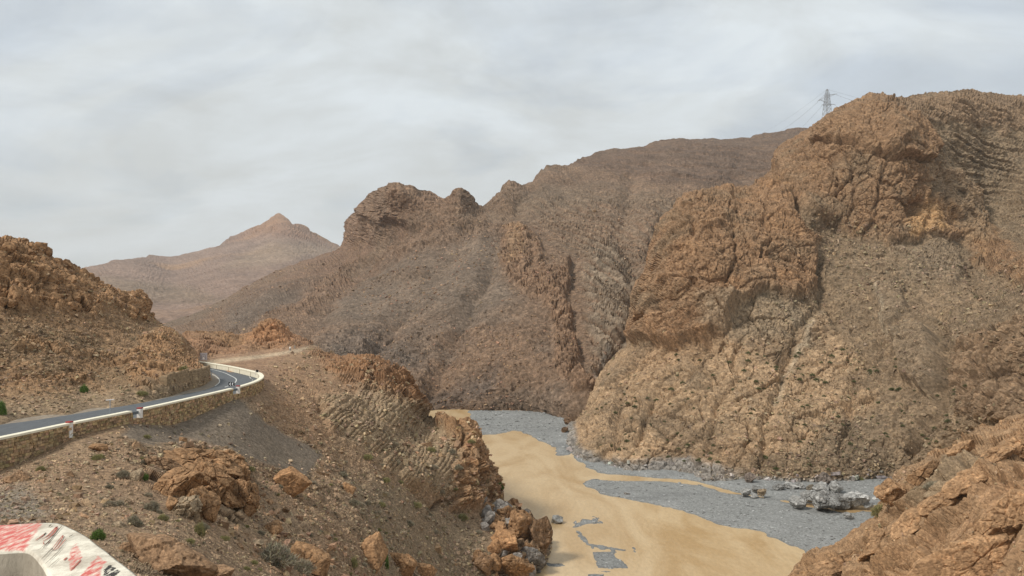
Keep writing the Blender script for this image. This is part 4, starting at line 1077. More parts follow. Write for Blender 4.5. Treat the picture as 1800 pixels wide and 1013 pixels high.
# the low inside face of the far parapet is painted; panel joints show as gaps
for (i0, i1), lab in zip(((ia - 4, ib), (ic, id_), (ie, if_), (ig, len(WPATH) - 1)), COPE_LAB):
    i0 = max(i0, 0)
    r = empty('parapet', (float(WPATH[i0, 0]), float(WPATH[i0, 1]), ZR), lab, 'parapet')
    part(sweep('coping', i0, i1, -0.30, 0.34, ZT - 0.2, ZT, M_CAP, bevel=0.03), r)
    k = i0
    while k < i1 - 3:
        k2 = min(k + 13, i1)
        part(sweep('panel', k, k2, -0.26, -0.20, ZR + 0.01, ZT - 0.2, M_CAP), r)
        k = k2
        if k < i1 - 3:
            p = WPATH[k] - OUTN[k] * 0.27
            j = MB(); j.box((p[0], p[1], ZR + 0.36), (0.10, 0.05, 0.7), math.atan2(tan[k, 1], tan[k, 0]))
            part(j.build('joint', M_MORTAR), r)
for idx_, lab in ((ic - 1, 'white wall post with red top where the first coping ends'), (ie - 1, 'pale wall post with dark red top beside the roadside railing gap'), (ig - 1, 'pinkish wall post with red top below the chevron sign')):
    p = WPATH[idx_] + OUTN[idx_] * 0.12
    ang = math.atan2(tan[idx_, 1], tan[idx_, 0])
    r = empty('wall_post', (float(p[0]), float(p[1]), ZR - 0.4), lab, 'post', 'red-topped posts at the ends of the wall copings')
    hh = 1.35 if idx_ == ic - 1 else 0.95
    j = MB(); j.box((p[0], p[1], ZT + 0.02 - hh / 2), (0.42, 0.42, hh), ang); part(j.build('shaft', M_WHITE, bevel=0.02), r)
    j = MB(); j.box((p[0], p[1], ZT + 0.08), (0.46, 0.46, 0.12), ang); part(j.build('cap', M_RED, bevel=0.02), r)
for i0, i1, lab in ((id_, ie, 'grey steel railing closing the gap in the low stone wall'), (if_, ig - 1, 'grey steel railing closing the short gap beside the chevron sign')):
    r = empty('railing', (float(WPATH[i0, 0]), float(WPATH[i0, 1]), ZR), lab, 'railing')
    for k in (i0 + 1, (i0 + i1) // 2, i1 - 1):
        p = WPATH[k]; j = MB(); j.box((p[0], p[1], ZR + 0.35), (0.1, 0.12, 0.75), 0); part(j.build('post', M_STEEL), r)
    part(sweep('rail', i0, i1, 0.05, 0.11, ZR + 0.42, ZR + 0.72, M_RAIL), r)

# ---- ochre retaining wall on the inside of the bend
r = empty('masonry_wall', (0, 0, 0), 'ochre block retaining wall at the foot of the left hill inside the bend', 'wall')
A = [ptz(u, v, ZR)[:2] for u, v in ((296, 697), (306, 693.5), (325, 689.5), (350, 683), (362, 678.5), (369, 673), (371, 668))]
A = resample(np.array(A), 0.9)
A = A + np.array([-0.6, 0.9])
top_ = np.interp(np.linspace(0, 1, len(A)), [0, .12, 1], [-8.6, -8.3, -8.9])
mb = MB(); ccol = []
for i in range(len(A) - 1):
    a0, a1 = A[i], A[i + 1]; ang = math.atan2(a1[1] - a0[1], a1[0] - a0[0]); m_ = (a0 + a1) / 2
    nrm = np.array([math.sin(ang), -math.cos(ang)])
    z = ZR - 0.2
    L1 = float(np.linalg.norm(a1 - a0))
    core = MB(); core.box((m_[0] - nrm[0] * 0.5, m_[1] - nrm[1] * 0.5, (ZR - 0.3 + top_[i]) / 2), (L1 + 0.12, 1.0, top_[i] - ZR + 0.25), ang)
    mb.v and None
    if i == 0: coreb = MB()
    coreb.add(core.v, core.f)
    while z < top_[i]:
        hgt = random.uniform(0.3, 0.42)
        pr = random.uniform(0.02, 0.09)
        for s_ in (0.25, 0.75):
            pp = a0 * (1 - s_) + a1 * s_
            mb.box((pp[0] + nrm[0] * pr / 2, pp[1] + nrm[1] * pr / 2, z + hgt / 2), (L1 / 2 - 0.05, pr + 0.06, hgt - 0.05), ang, 0.02)
        z += hgt
part(coreb.build('core', M_BLOCK), r)
o = mb.build('stonework', M_BLOCK); o['kind'] = 'stuff'; part(o, r)

# ---- small road furniture
def at_road(u, v, z=ZR): return ptz(u, v, z)
# chevron board
p = pt(407, 675.3, 98.5)
r = empty('chevron_sign', tuple(p), 'black board with two white chevrons pointing left, on the wall at the bend', 'road sign')
mb = MB(); mb.box((0, 0, 0), (0.8, 0.05, 0.5)); mb.build('board', M_BLACK, r)
mb = MB()
for cx0 in (-0.16, 0.16):
    for k in (-1, 1):
        a_ = [(cx0 - 0.13, 0), (cx0 - 0.01, 0), (cx0 + 0.12, 0.19 * k), (cx0 + 0.0, 0.19 * k)]
        mb.add([(x, -0.029, z) for x, z in a_], [(0, 1, 2, 3)] if k > 0 else [(3, 2, 1, 0)])
mb.build('chevrons', flatmat('sign_white', (.85, .85, .85), .5, .03), r)
mb = MB(); mb.bar((-0.2, 0.05, -1.2), (-0.2, 0.05, 0.15), 0.03); mb.build('post', M_STEEL, r)
mb = MB(); mb.bar((0.2, 0.05, -1.2), (0.2, 0.05, 0.15), 0.03); mb.build('post', M_STEEL, r)
# information sign by the road where it leaves
p = pt(358, 627, 150)
r = empty('information_sign', tuple(p), 'pale square information sign on two posts where the road disappears', 'road sign')
mb = MB(); mb.box((0, 0, 0), (1.45, 0.06, 1.5)); mb.build('board', flatmat('sign_pale', (.40, .36, .36), .6, .08, 3), r)
mb = MB(); mb.add([(-0.28, -0.034, -0.55), (0.28, -0.034, -0.55), (0.0, -0.034, -0.05)], [(0, 1, 2)])
mb.build('emblem', flatmat('sign_cream', (.75, .68, .6), .6, .05, 3), r)
mb = MB()
for x0, x1, z0, z1 in ((-0.45, -0.38, -0.5, 0.3), (0.38, 0.45, -0.5, 0.3), (-0.35, 0.35, 0.42, 0.48), (-0.1, 0.1, -0.0, 0.08), (-0.62, -0.55, -0.6, 0.6)):
    mb.add([(x0, -0.034, z0), (x1, -0.034, z0), (x1, -0.034, z1), (x0, -0.034, z1)], [(0, 1, 2, 3)])
mb.build('dark_marks', flatmat('sign_dark', (.12, .09, .09), .6, .05, 3), r)
for x in (-0.6, 0.6):
    mb = MB(); mb.bar((x, 0.06, -2.4), (x, 0.06, 0.7), 0.04); mb.build('post', M_STEEL, r)
# thin roadside poles
for u, v0, v1, lab in ((193.5, 724, 703, 'thin grey sign pole behind the low wall by the grit heap'), (2.5, 738, 708, 'thin grey pole beside the road at the left edge'), (371.5, 668, 655, 'short slim post on the inside of the road bend')):
    if u > 300: a_ = ptz(u, v0, ZR)
    elif u > 100: a_ = ptz(u, v0 + 4, ZR)
    else: a_ = ptz(u, v0, ZR)
    hgt = (v0 - v1) / F * a_[1]
    r = empty('roadside_pole', tuple(a_), lab, 'pole')
    mb = MB(); mb.bar((0, 0, -0.3), (0, 0, hgt + 0.2), 0.045); mb.build('shaft', M_STEEL, r)
    if 100 < u < 300:
        mb = MB(); mb.bar((-0.45, 0.0, hgt + 0.2), (0.45, 0, hgt + 0.25), 0.03); mb.build('crossbar', M_STEEL, r)
p = pt(441, 665, 113)
r = empty('delineator', tuple(p), 'white delineator leaning on the road side of the parapet at the bend', 'road marker')
mb = MB(); mb.bar((0.25, 0, -0.35), (-0.25, 0, 0.25), 0.07, 8, 0.06); mb.build('rod', M_WHITE, r)
mb = MB(); mb.bar((0.12, -0.01, -0.2), (0.05, -0.01, -0.11), 0.075, 8); mb.build('band', M_BLACK, r)
p = pt(452, 654, 119.6)
r = empty('bend_marker', tuple(p), 'small dark sign seen from behind on the outermost tip of the parapet', 'road sign')
mb = MB(); mb.box((0, 0, 0.1), (0.35, 0.05, 0.5), 0.4); mb.build('board', M_BLACK, r)
mb = MB(); mb.bar((-0.28, 0, -0.5), (-0.28, 0, 0.3), 0.035); mb.build('post', M_WHITE, r)
mb = MB(); mb.bar((0.28, 0, -0.5), (0.28, 0, 0.35), 0.035); mb.build('post', M_STEEL, r)
# markers along the dirt track
for u, v, hgt, wd, mat_, lab in ((510, 616.5, 0.95, .28, M_WHITE, 'white-topped marker stone standing on the dirt track'), (518, 614, 1.0, .2, M_CONC, 'slim grey concrete marker on the dirt track, right of the white one')):
    P0, _, _ = surf('knoll', u, v - 2)
    P0 = pt(u, v, P0[1] - 1.5)
    r = empty('marker_stone', tuple(P0), lab, 'marker')
    mb = MB(); mb.bar((0, 0, -0.3), (0, 0, hgt * 0.6), wd, 8, wd * 0.85); mb.build('shaft', M_CONC, r)
    mb = MB(); mb.bar((0, 0, hgt * 0.6), (0, 0, hgt), wd * 0.95, 8, wd * 0.6); mb.build('top', mat_, r)

# ------------------------------------------------------------------ PYLON and cables
PY = 560.0
pb = pt(1454, 243, PY)
H_ = (243 - 157) / F * PY
r = empty('pylon', tuple(pb), 'grey steel lattice power pylon on the skyline behind the right-hand cliff', 'pylon')
M_PYL = flatmat('pylon_steel', (.33, .34, .35), .6, .1, 3, 0, 0.2)
rot_ = rotm(0, 0, 0.5)
def wd_(t):   # half width up the tower
    return 4.0 * (1 - t) ** 1.15 + 0.85 * t + 0.1 if t < 0.93 else 0.95 * (1 - (t - 0.93) / 0.07 * 0.7)
def cor(t, k):
    h_ = wd_(t); sx, sy = ((1, 1), (-1, 1), (-1, -1), (1, -1))[k]
    return tuple(rot_ @ np.array([sx * h_, sy * h_, 0], np.float32) + np.array([0, 0, H_ * t]))
for k in range(4):
    mb = MB()
    ts = [0, .2, .4, .6, .75, .88, .93, 1.0]
    for a_, b_ in zip(ts[:-1], ts[1:]): mb.bar(cor(a_, k), cor(b_, k), 0.16, 5)
    mb.build('leg', M_PYL, r)
mb = MB()
ts = [0, .14, .27, .39, .5, .59, .67, .74, .80, .86, .92, 1.0]
for a_, b_ in zip(ts[:-1], ts[1:]):
    for k in range(4):
        mb.bar(cor(a_, k), cor(b_, (k + 1) % 4), 0.09, 4); mb.bar(cor(a_, (k + 1) % 4), cor(b_, k), 0.09, 4)
        mb.bar(cor(b_, k), cor(b_, (k + 1) % 4), 0.09, 4)
o = mb.build('lattice', M_PYL, r); o['kind'] = 'stuff'
tips = []
for t_, du_, dv_ in ((0.87, -17, 13), (0.86, 17, -1), (0.68, -9, 3), (0.69, 14, 3), (0.72, -13, -3)):
    tip = np.array([du_ / F * PY, 0, H_ * t_ + (-dv_ + 3) / F * PY])
    mb = MB()
    for k in range(4):
        mb.bar(cor(t_ + (0.02 if k < 2 else -0.02), k), tuple(tip), 0.10, 4, 0.07)
    mb.build('cross_arm', M_PYL, r)
    j = MB(); j.bar(tuple(tip), tuple(tip + np.array([0, 0, -0.9])), 0.13, 5); j.build('insulator', M_PYL, r)
    tips.append(np.array(pb) + tip + np.array([0, 0, -0.9]))
topp = np.array(pb) + np.array([0, 0, H_])
M_CAB = flatmat('cable', (.22, .23, .24), .6, .05, 3)
ends = [(tips[0], pt(1322, 246, 1250), 'upper'), (tips[2], pt(1345, 262, 1250), 'lower'), (topp, pt(1295, 246, 1250), 'top'),
        (tips[1], pt(1610, 200, 500), 'upper'), (tips[3], pt(1560, 225, 500), 'lower'), (topp, pt(1640, 195, 500), 'top')]
for k, (a_, b_, nm) in enumerate(ends):
    mb = MB(); n_ = 14; sag = 9 if k < 3 else 2.0
    pts_ = [a_ * (1 - i / n_) + np.array(b_) * (i / n_) - np.array([0, 0, sag * 4 * (i / n_) * (1 - i / n_)]) for i in range(n_ + 1)]
    for p0, p1 in zip(pts_[:-1], pts_[1:]): mb.bar(tuple(p0), tuple(p1), 0.075 if nm != 'top' else 0.05, 4)
    o = mb.build('power_cable', M_CAB)
    tag(o, '%s power cable running %s from the pylon' % (nm, 'down to the far ridge' if k < 3 else 'to the cliff top'), 'cable', 'power cables hanging from the pylon')

# ------------------------------------------------------------------ ROCKS
ICO = {}
def ico(n):
    if n not in ICO:
        bm = bmesh.new(); bmesh.ops.create_icosphere(bm, subdivisions=n, radius=1)
        ICO[n] = (np.array([v.co[:] for v in bm.verts], np.float32), np.array([[v.index for v in f.verts] for f in bm.faces], np.int32)); bm.free()
    return ICO[n]

def rock_arrays(n, seed, scale, planes=13, rough=0.05, blk=0.0, blks=0.45, flat_top=False):
    rg = np.random.default_rng(seed)
    D, Fc = ico(n)
    nr = rg.normal(size=(planes, 3)); nr /= np.linalg.norm(nr, axis=1)[:, None]
    nr = np.concatenate([nr, -nr[: planes // 2]])
    if flat_top: nr = np.concatenate([nr, [[0.05, -0.1, 1]]])
    dd = rg.uniform(0.55, 0.95, len(nr))
    if flat_top: dd[-1] = 0.5
    dots = D @ nr.T.astype(np.float32)
    rad = np.where(dots > 0.05, dd[None] / np.maximum(dots, 0.05), 9).min(1).clip(0, 1.25)
    P = D * rad[:, None] * np.asarray(scale, np.float32)
    sz = float(np.mean(scale))
    off = P + seed * 13.7
    d = rough * sz * fbm(off, sz * 0.6, 5, seed % 97, 0.6)
    ID = np.full(len(P), 0.5, np.float32)
    if blk:
        b_, ID, _ = blocks(off, sz * blks, seed % 89 + 7, rotm(rg.uniform(-.5, .5), rg.uniform(-.5, .5), rg.uniform(-1, 1)), off=.5, tilt=.8, crack=.7, cw=.05, warp=.2)
        b2_, _, _ = blocks(off, sz * blks * 0.38, seed % 89 + 9, rotm(.2, .4, 1), off=.4, tilt=.7, crack=.6, cw=.06, warp=.2)
        d = d + blk * sz * b_ + blk * 0.3 * sz * b2_
    P = P + (P / (np.linalg.norm(P, axis=1)[:, None] + 1e-6)) * d[:, None]
    tone = 1 + 0.25 * fbm(off, sz * 0.5, 4, seed % 71 + 3) + 0.2 * (ID - .5)
    return P, Fc, tone

MR = {}
def rmat(px):
    k = round(px, 3)
    if k not in MR: MR[k] = rockmat('boulder_rock', px, 1.0, 0.4)
    return MR[k]

def boulder(layer, u, v, wpx, hpx, colr, label, name='boulder', cat_='boulder', seed=1, rz=0.0, tilt=0.0, blk=0.06, n=4, depth=1.0, sink=0.25, flat=False, group=None, Y=None):
    """u, v: the middle of the boulder in the photo; wpx, hpx its size there"""
    if layer == 'water':
        P0 = ptz(u, v + hpx * 0.35, ZW); nf = np.array([0, 0, 1.0])
    else:
        P0, nf, _ = surf(layer, u, v + hpx * 0.25)
    Yc = float(P0[1]) if Y is None else Y
    sx = wpx / F * Yc / 2 * 1.12; sz_ = hpx / F * Yc / 2 * 1.15; sy = (sx + sz_) / 2 * depth
    P, Fc, tone = rock_arrays(n, seed, (sx, sy, sz_), rough=0.085, blk=blk * 1.25, flat_top=flat)
    R_ = rotm(0, tilt, rz * 0.2)
    P = P @ R_.T
    c = np.asarray(colr)[None] * tone[:, None]
    cen_ = pt(u, v, Yc - sy * 0.15)
    o = mesh_np(name, P, Fc, rmat(Yc / F * 1.6), c, smooth=False)
    o.location = [float(x) for x in cen_]
    tag(o, label, cat_, group)
    return o
OR = np.array([.31, .18, .092]); OR2 = np.array([.37, .205, .10]); BR = np.array([.225, .138, .078]); TN = np.array([.36, .27, .175]); GR = np.array([.40, .39, .365]); DG = np.array([.19, .17, .15])

# the broken outcrop in the middle of the near slope
for k, (u, v, w_, h_, cl, sd_, tl, lab) in enumerate([
    (352, 815, 130, 46, OR * .9, 3, .1, 'flat-topped upper crown of the fractured brown outcrop below the grey scree'),
    (395, 812, 70, 40, OR, 4, -.15, 'cracked orange block at the top right of the fractured outcrop'),
    (418, 838, 46, 52, OR * .92, 5, .1, 'upright block on the right shoulder of the fractured outcrop'),
    (312, 852, 86, 62, OR * .95, 6, -.2, 'pale sloping slab on the left side of the fractured outcrop'),
    (368, 852, 74, 72, OR * .9, 7, .15, 'central jointed mass of the fractured outcrop'),
    (428, 880, 62, 72, OR * .85, 8, -.1, 'large block with dark right face at the lower right of the outcrop'),
    (398, 868, 60, 54, OR * 1.02, 9, .2, 'block with a dark hollow beneath it in the fractured outcrop'),
    (352, 892, 58, 54, OR * .92, 10, .3, 'long leaning rib at the foot of the fractured outcrop'),
    (330, 892, 58, 44, TN * .85, 13, -.1, 'pale cracked slab at the lower left of the fractured outcrop'),
    (280, 818, 56, 30, BR * 1.1, 11, .0, 'low brown rock at the upper left tip of the fractured outcrop')]):
    boulder('slope', u, v, w_, h_, cl, lab, 'rock_outcrop', 'rock', seed=sd_ * 7 + 1, tilt=tl, blk=.11, n=6, sink=.3, depth=1.1)
for (lay, u, v, w_, h_, cl, sd_, tl, bk, lab) in [
    ('slope', 303, 886, 26, 30, OR * 1.1, 21, .2, .03, 'rounded orange boulder perched left of the fractured outcrop'),
    ('slope', 511, 848, 62, 46, OR2, 22, .45, .03, 'smooth orange slab boulder lying on the scree right of the outcrop'),
    ('slope', 611, 858, 26, 22, OR * .95, 23, .1, .04, 'small brown boulder on the stony slope right of the orange slab'),
    ('slope', 300, 985, 135, 84, BR * 1.1, 24, .35, .05, 'big dark brown boulder at the bottom edge beside the painted parapet'),
    ('slope', 655, 972, 56, 78, OR * 1.0, 25, .25, .04, 'upright pointed orange boulder at the bottom of the near slope'),
    ('slope', 706, 992, 52, 46, OR * .95, 26, .1, .07, 'cracked boulder just right of the upright pointed boulder'),
    ('slope', 745, 1004, 60, 30, OR * 1.05, 27, .0, .06, 'low orange rock at the bottom edge of the near slope'),
    ('slope', 480, 930, 40, 30, OR * .92, 28, -.3, .06, 'wedge-shaped brown boulder below the fractured outcrop'),
    ('slope', 546, 985, 74, 50, OR * .92, 29, .4, .05, 'long brown slab beside the grey thorn bush at the bottom edge'),
    ('slope', 386, 1006, 56, 26, BR * 1.25, 30, 0, .05, 'rough brown rock at the bottom edge right of the dark boulder'),
    ('slope', 238, 838, 30, 22, TN * .8, 31, 0, .05, 'squarish tan rock at the left end of the fractured outcrop'),
    ('slope', 212, 925, 22, 18, TN * .85, 32, .1, .05, 'square yellowish rock behind the painted parapet'),
    ('slope', 222, 966, 40, 26, BR * 1.15, 33, -.2, .05, 'brown rock between the painted parapet and the dark boulder'),
    ('slope', 34, 838, 40, 20, BR * 1.1, 34, .1, .06, 'flat brown rock on the slope at the left edge'),
    ('slope', 175, 787, 26, 16, OR * .9, 35, .2, .06, 'reddish rock just under the low wall, right of the white post'),
    ('slope', 124, 835, 14, 12, BR, 36, .1, .05, 'small brown rock alone on the slope below the road wall'),
    ('slope', 452, 955, 24, 12, TN * .8, 37, .1, .04, 'pale flat stone beside the grey thorn bush'),
    ('slope', 322, 773, 13, 10, OR, 38, .1, .05, 'small orange stone on the crest above the outcrop'),
    ('slope', 415, 797, 11, 6, TN * 1.8, 39, .4, .02, 'small white stone at the top right of the outcrop'),
    ('slope', 511, 810, 12, 5, TN * 1.6, 40, .2, .02, 'small white slab on the grey scree'),
    ('slope', 880, 898, 36, 36, DG * 1.2, 41, .1, .08, 'dark rock at the foot of the cliff nose above the river'),
    ('slope', 915, 925, 52, 62, OR * .92, 42, .3, .07, 'tall tan boulder on the river bank at the tip of the slope'),
    ('slope', 946, 945, 46, 64, BR * .9, 43, .4, .07, 'dark-sided boulder dropping into the river at the slope tip'),
    ('slope', 890, 955, 58, 40, OR2 * .98, 44, .1, .05, 'pale orange boulder in the river-bank pile'),
    ('slope', 872, 962, 26, 26, OR2 * .9, 45, .1, .05, 'small orange boulder at the left of the river-bank pile'),
    ('slope', 936, 978, 36, 32, DG * .95, 46, .1, .07, 'dark wet boulder at the water edge below the slope tip'),
    ('slope', 882, 930, 22, 22, OR, 47, 0, .05, 'squarish brown boulder above the river-bank pile'),
    ('slope', 905, 995, 74, 44, OR * .8, 48, .2, .08, 'broad cracked boulder at the bottom of the river-bank pile'),
    ('slope', 850, 990, 40, 36, BR * 1.2, 49, -.3, .07, 'angular brown boulder left of the river-bank pile'),
    ('slope', 932, 1003, 22, 24, DG * 1.3, 50, 0, .05, 'small grey boulder at the water edge near the bottom'),
    ('water', 979, 913.5, 25, 15, GR * .72, 51, 0, .1, 'lone grey boulder standing in the muddy river'),
    ('water', 948, 1005, 10, 6, DG, 53, 0, .06, 'small dark stone in the shallows at the bottom'),
    ('water', 1101, 868, 10, 6, DG * 1.2, 54, 0, .05, 'small dark stone on the grey gravel bar')]:
    boulder(lay, u, v, w_, h_, cl, lab, seed=sd_ * 11 + 3, tilt=tl, blk=bk, n=5 if w_ > 30 else 4)
# grey flood boulders at the foot of the right hillside
for (u, v, w_, h_, cl, sd_, tl, fl, lab) in [
    (1503, 880, 56, 27, GR * 1.12, 61, 0, True, 'broad flat-topped grey boulder on the gravel bank, rightmost of the heap'),
    (1447, 884, 52, 32, GR * .8, 62, .1, False, 'massive dark grey boulder in the middle of the river-side heap'),
    (1404, 886, 30, 18, GR * .95, 63, .1, False, 'low grey boulder at the left foot of the river-side heap'),
    (1424, 876, 28, 22, GR * .9, 64, -.2, False, 'tilted grey boulder on the left of the massive dark one'),
    (1474, 882, 30, 26, GR * .72, 65, .1, False, 'dark boulder wedged against the flat-topped boulder'),
    (1446, 861, 28, 20, GR * 1.05, 66, 0, False, 'rounded pale grey boulder on the back row of the heap'),
    (1468, 859, 22, 22, GR * .95, 67, .2, False, 'knobbly grey boulder behind the flat-topped one'),
    (1446, 845, 30, 18, np.array([.22, .18, .15]), 68, 0, False, 'brownish boulder half buried at the slope foot behind the heap'),
    (1388, 855, 28, 12, GR * 1.05, 69, 0, True, 'pale slab with flat top left of the heap'),
    (1368, 858, 18, 12, GR * .75, 70, 0, False, 'dark grey block beside the pale flat slab'),
    (1407, 855, 20, 13, GR * .9, 71, .1, False, 'small grey boulder right of the pale flat slab'),
    (1311, 867, 24, 13, GR * .9, 72, -.2, False, 'sloping grey boulder at the left end of the gravel bank'),
    (1330, 861, 18, 13, GR * .7, 73, .1, False, 'dark angular rock on the left end of the gravel bank'),
    (1339, 868, 14, 13, TN * .95, 74, .2, False, 'tan boulder among the grey rocks on the left of the bank'),
    (1326, 872, 12, 7, GR * 1.1, 75, 0, False, 'small pale rock at the water line left of the tan boulder'),
    (1389, 842, 15, 10, TN * 1.1, 76, 0, False, 'yellowish boulder at the foot of the talus'),
    (1366, 830, 26, 15, np.array([.24, .17, .135]), 77, 0, False, 'reddish brown boulder on the talus above the gravel bank'),
    (1318, 843, 20, 15, np.array([.24, .19, .155]), 78, .2, False, 'brown boulder at the talus foot above the left end of the bank'),
    (1490, 907, 18, 10, GR * .9, 79, 0, False, 'grey rock standing alone in the side channel'),
    (1540, 877, 9, 6, GR * 2.0, 80, 0, False, 'small white round stone right of the flat-topped boulder'),
    (1527, 890, 14, 10, GR * .9, 81, 0, False, 'small grey rock at the right foot of the flat-topped boulder'),
    (1424, 860, 14, 12, np.array([.24, .2, .15]), 82, 0, False, 'small brown rock in the back row of the heap'),
    (993, 757, 14, 10, BR * .8, 83, 0, False, 'dark boulder at the corner of the upstream gravel bar'),
    (1002, 743, 24, 14, BR * .85, 84, .2, False, 'brown boulder at the foot of the cliff by the upstream bar')]:
    P0 = ptz(u, v + h_ * .4, ZW + 0.3)
    boulder('rocky_hillside', u, v - h_ * .12, w_ * 1.02, h_ * 1.08, cl * .8, lab, seed=sd_ * 5 + 2, tilt=tl, blk=.09, n=5 if w_ > 24 else 4, flat=fl, Y=float(P0[1]))

# bedrock slabs breaking out of the near bank
NB = np.array([.33, .198, .105])
for k, (u, v, w_, h_, tl, dp, cf, lab) in enumerate([
    (1722, 978, 230, 86, -.50, .6, 1.08, 'broad smooth orange bedrock slab at the bottom right corner'),
    (1778, 900, 150, 84, -.60, .6, 1.05, 'smooth domed bedrock slab at the right edge of the near bank'),
    (1700, 838, 84, 34, -.62, .8, 1.0, 'ledge of orange rock rising to the right across the upper near bank'),
    (1655, 880, 74, 40, -.60, .8, .92, 'blocky ledge in the middle of the near bank'),
    (1748, 800, 84, 34, -.55, .8, .95, 'orange ledge below the right skyline of the near bank'),
    (1795, 775, 60, 40, -.50, .9, 1.0, 'rock block at the right edge where the near bank meets the frame'),
    (1558, 950, 128, 36, -.45, .7, .95, 'long low slab near the river side of the near bank'),
    (1482, 985, 118, 30, -.35, .7, .9, 'low broken slab just above the muddy water on the near bank'),
    (1605, 915, 84, 30, -.60, .8, 1.0, 'narrow slanting rib on the river side of the near bank'),
    (1566, 858, 42, 50, -.2, .9, .95, 'upright rock at the upper river-side corner of the near bank'),
    (1622, 828, 66, 26, -.40, .8, .9, 'brown ledge on the crest of the near bank left of centre'),
    (1685, 790, 50, 24, -.50, .9, .95, 'small block row on the crest of the near bank'),
    (1640, 995, 110, 40, -.45, .7, .98, 'fractured slab on the bottom edge of the near bank'),
    (1418, 1004, 62, 22, -.30, .8, .85, 'dark low rock at the water-side tip of the near bank')]):
    boulder('rock_bank', u, v + h_ * .12, w_, h_, NB * cf, lab, 'rock_ledge', 'rock', seed=500 + k * 7, tilt=tl, blk=.075, n=6 if w_ > 110 else 5, depth=dp)

# ------------------------------------------------------------------ loose rubble (stuff): real stones, joined per slope
DI = np.array([(x, y, z) for z in (-1, 1) for y in (-1, 1) for x in (-1, 1)], np.float32) * .8
FI = np.array([(0, 2, 3), (0, 3, 1), (4, 5, 7), (4, 7, 6), (0, 1, 5), (0, 5, 4), (1, 3, 7), (1, 7, 5), (3, 2, 6), (3, 6, 7), (2, 0, 4), (2, 4, 6)], np.int32)
def rubble(layer, name, label, n, smin, smax, accept, colr, seed, lift=0.1, power=2.2, colvar=.35):
    rg = np.random.default_rng(seed)
    l = LAY[layer]
    R_, C_ = l['P'].shape[:2]
    i = rg.integers(l['nb'], R_, n * 5); j = rg.integers(0, C_, n * 5)
    U_ = l['us'][j]; V_ = l['vs'][i - l['nb']]
    a_ = accept(U_, V_, l['P'][i, j]) * ((V_ > l['vt'][j] + 2) & (V_ < l['vb'][j] - 2))
    k = np.nonzero(rg.random(len(a_)) < a_)[0][:n]
    i, j = i[k], j[k]
    P0 = l['P'][i, j]; n = len(k)
    Yd = P0[:, 1]
    spx = smin + (smax - smin) * rg.random(n) ** power
    r_ = spx / F * Yd / 2
    # random rotations
    q_ = rg.normal(size=(n, 4)); q_ /= np.linalg.norm(q_, axis=1)[:, None]
    w_, x, y, z = q_.T
    Rm = np.stack([1 - 2 * (y * y + z * z), 2 * (x * y - z * w_), 2 * (x * z + y * w_), 2 * (x * y + z * w_), 1 - 2 * (x * x + z * z), 2 * (y * z - x * w_), 2 * (x * z - y * w_), 2 * (y * z + x * w_), 1 - 2 * (x * x + y * y)], -1).reshape(n, 3, 3)
    sc_ = np.stack([rg.uniform(.8, 1.5, n), rg.uniform(.6, 1.1, n), rg.uniform(.35, .8, n)], 1) * r_[:, None]
    B0 = DI[None] * (1 + rg.uniform(-.38, .22, (n, len(DI), 3)))
    Vv = np.einsum('nij,nvj->nvi', Rm, B0 * sc_[:, None])
    Vv = Vv * np.array([1, 1, .85]) + P0[:, None] + l['N'][i, j][:, None] * (r_ * lift)[:, None, None]
    Fv = (FI[None] + (np.arange(n) * len(DI))[:, None, None]).reshape(-1, 3)
    base = l['C'][i, j]
    c0 = base * 0.45 + np.asarray(colr)[None] * 0.55
    c0 = c0 * rg.uniform(1 - colvar, 1 + colvar * 1.6, (n, 1)) * rg.uniform(.93, 1.07, (n, 3))
    cc = np.repeat(c0, len(DI), 0)
    o = mesh_np(name, Vv.reshape(-1, 3), Fv, rmat(float(np.median(Yd)) / F * 0.8), cc, smooth=False)
    tag(o, label, 'loose stones', None, 'stuff')
    return o
def acc_slope(U_, V_, P_):
    scr = pm(U_, V_, SCREEP, 6)
    edgeband = np.exp(-(sdpoly(U_, V_, SCREEP) / 26) ** 2) * (V_ > 740)
    noi = ss(-0.3, 0.35, fbm(P_, 7, 3, 700))
    foot = V_ > np.interp(U_, [0, 122, 228, 300, 405, 455, 470], [835, 775, 748, 748, 703, 680, 610])
    return (0.12 + 0.75 * noi + 0.5 * edgeband) * (1 - 0.90 * scr) * foot * (V_ < 1090)
rubble('slope', 'rubble', 'tan and grey loose stones strewn over the slope below the road', 20000, 1.6, 9, acc_slope, TN * .85, 801, 0.1, 3.2, .45)
rubble('slope', 'pebbles', 'fine pale pebbles between the stones of the near slope', 11000, 1.2, 3.5, lambda U_, V_, P_: (0.3 + 0.7 * ss(-0.2, 0.4, fbm(P_, 4, 3, 701))) * (V_ > 800) * (V_ < 1070) * (1 - pm(U_, V_, SCREEP, 6)), TN * 1.05, 802, 0.2, 1.5, .5)
rubble('slope', 'rocks', 'fist to head sized brown rocks scattered on the near slope', 900, 8, 24, lambda U_, V_, P_: ss(-0.1, 0.5, fbm(P_, 9, 3, 702)) * (V_ > 770) * (1 - pm(U_, V_, SCREEP, -4 + 8)) * (V_ < 1060) * (1 - pm(U_, V_, [(600, 800), (880, 900), (860, 1040), (640, 1040)], 15) * .93) * (V_ > np.interp(U_, [0, 122, 250, 300, 470], [850, 790, 770, 770, 700])), BR * 1.15, 803, -0.1, 3.0, .3)
rubble('hill', 'rubble', 'brown loose rock debris covering the hill above the road', 7000, 1.6, 8, lambda U_, V_, P_: (0.2 + 0.8 * ss(-.3, .3, fbm(P_, 12, 3, 703))) * (P_[:, 2] > ZR + .2), TN * .75, 804, 0.05, 3.0, .4)
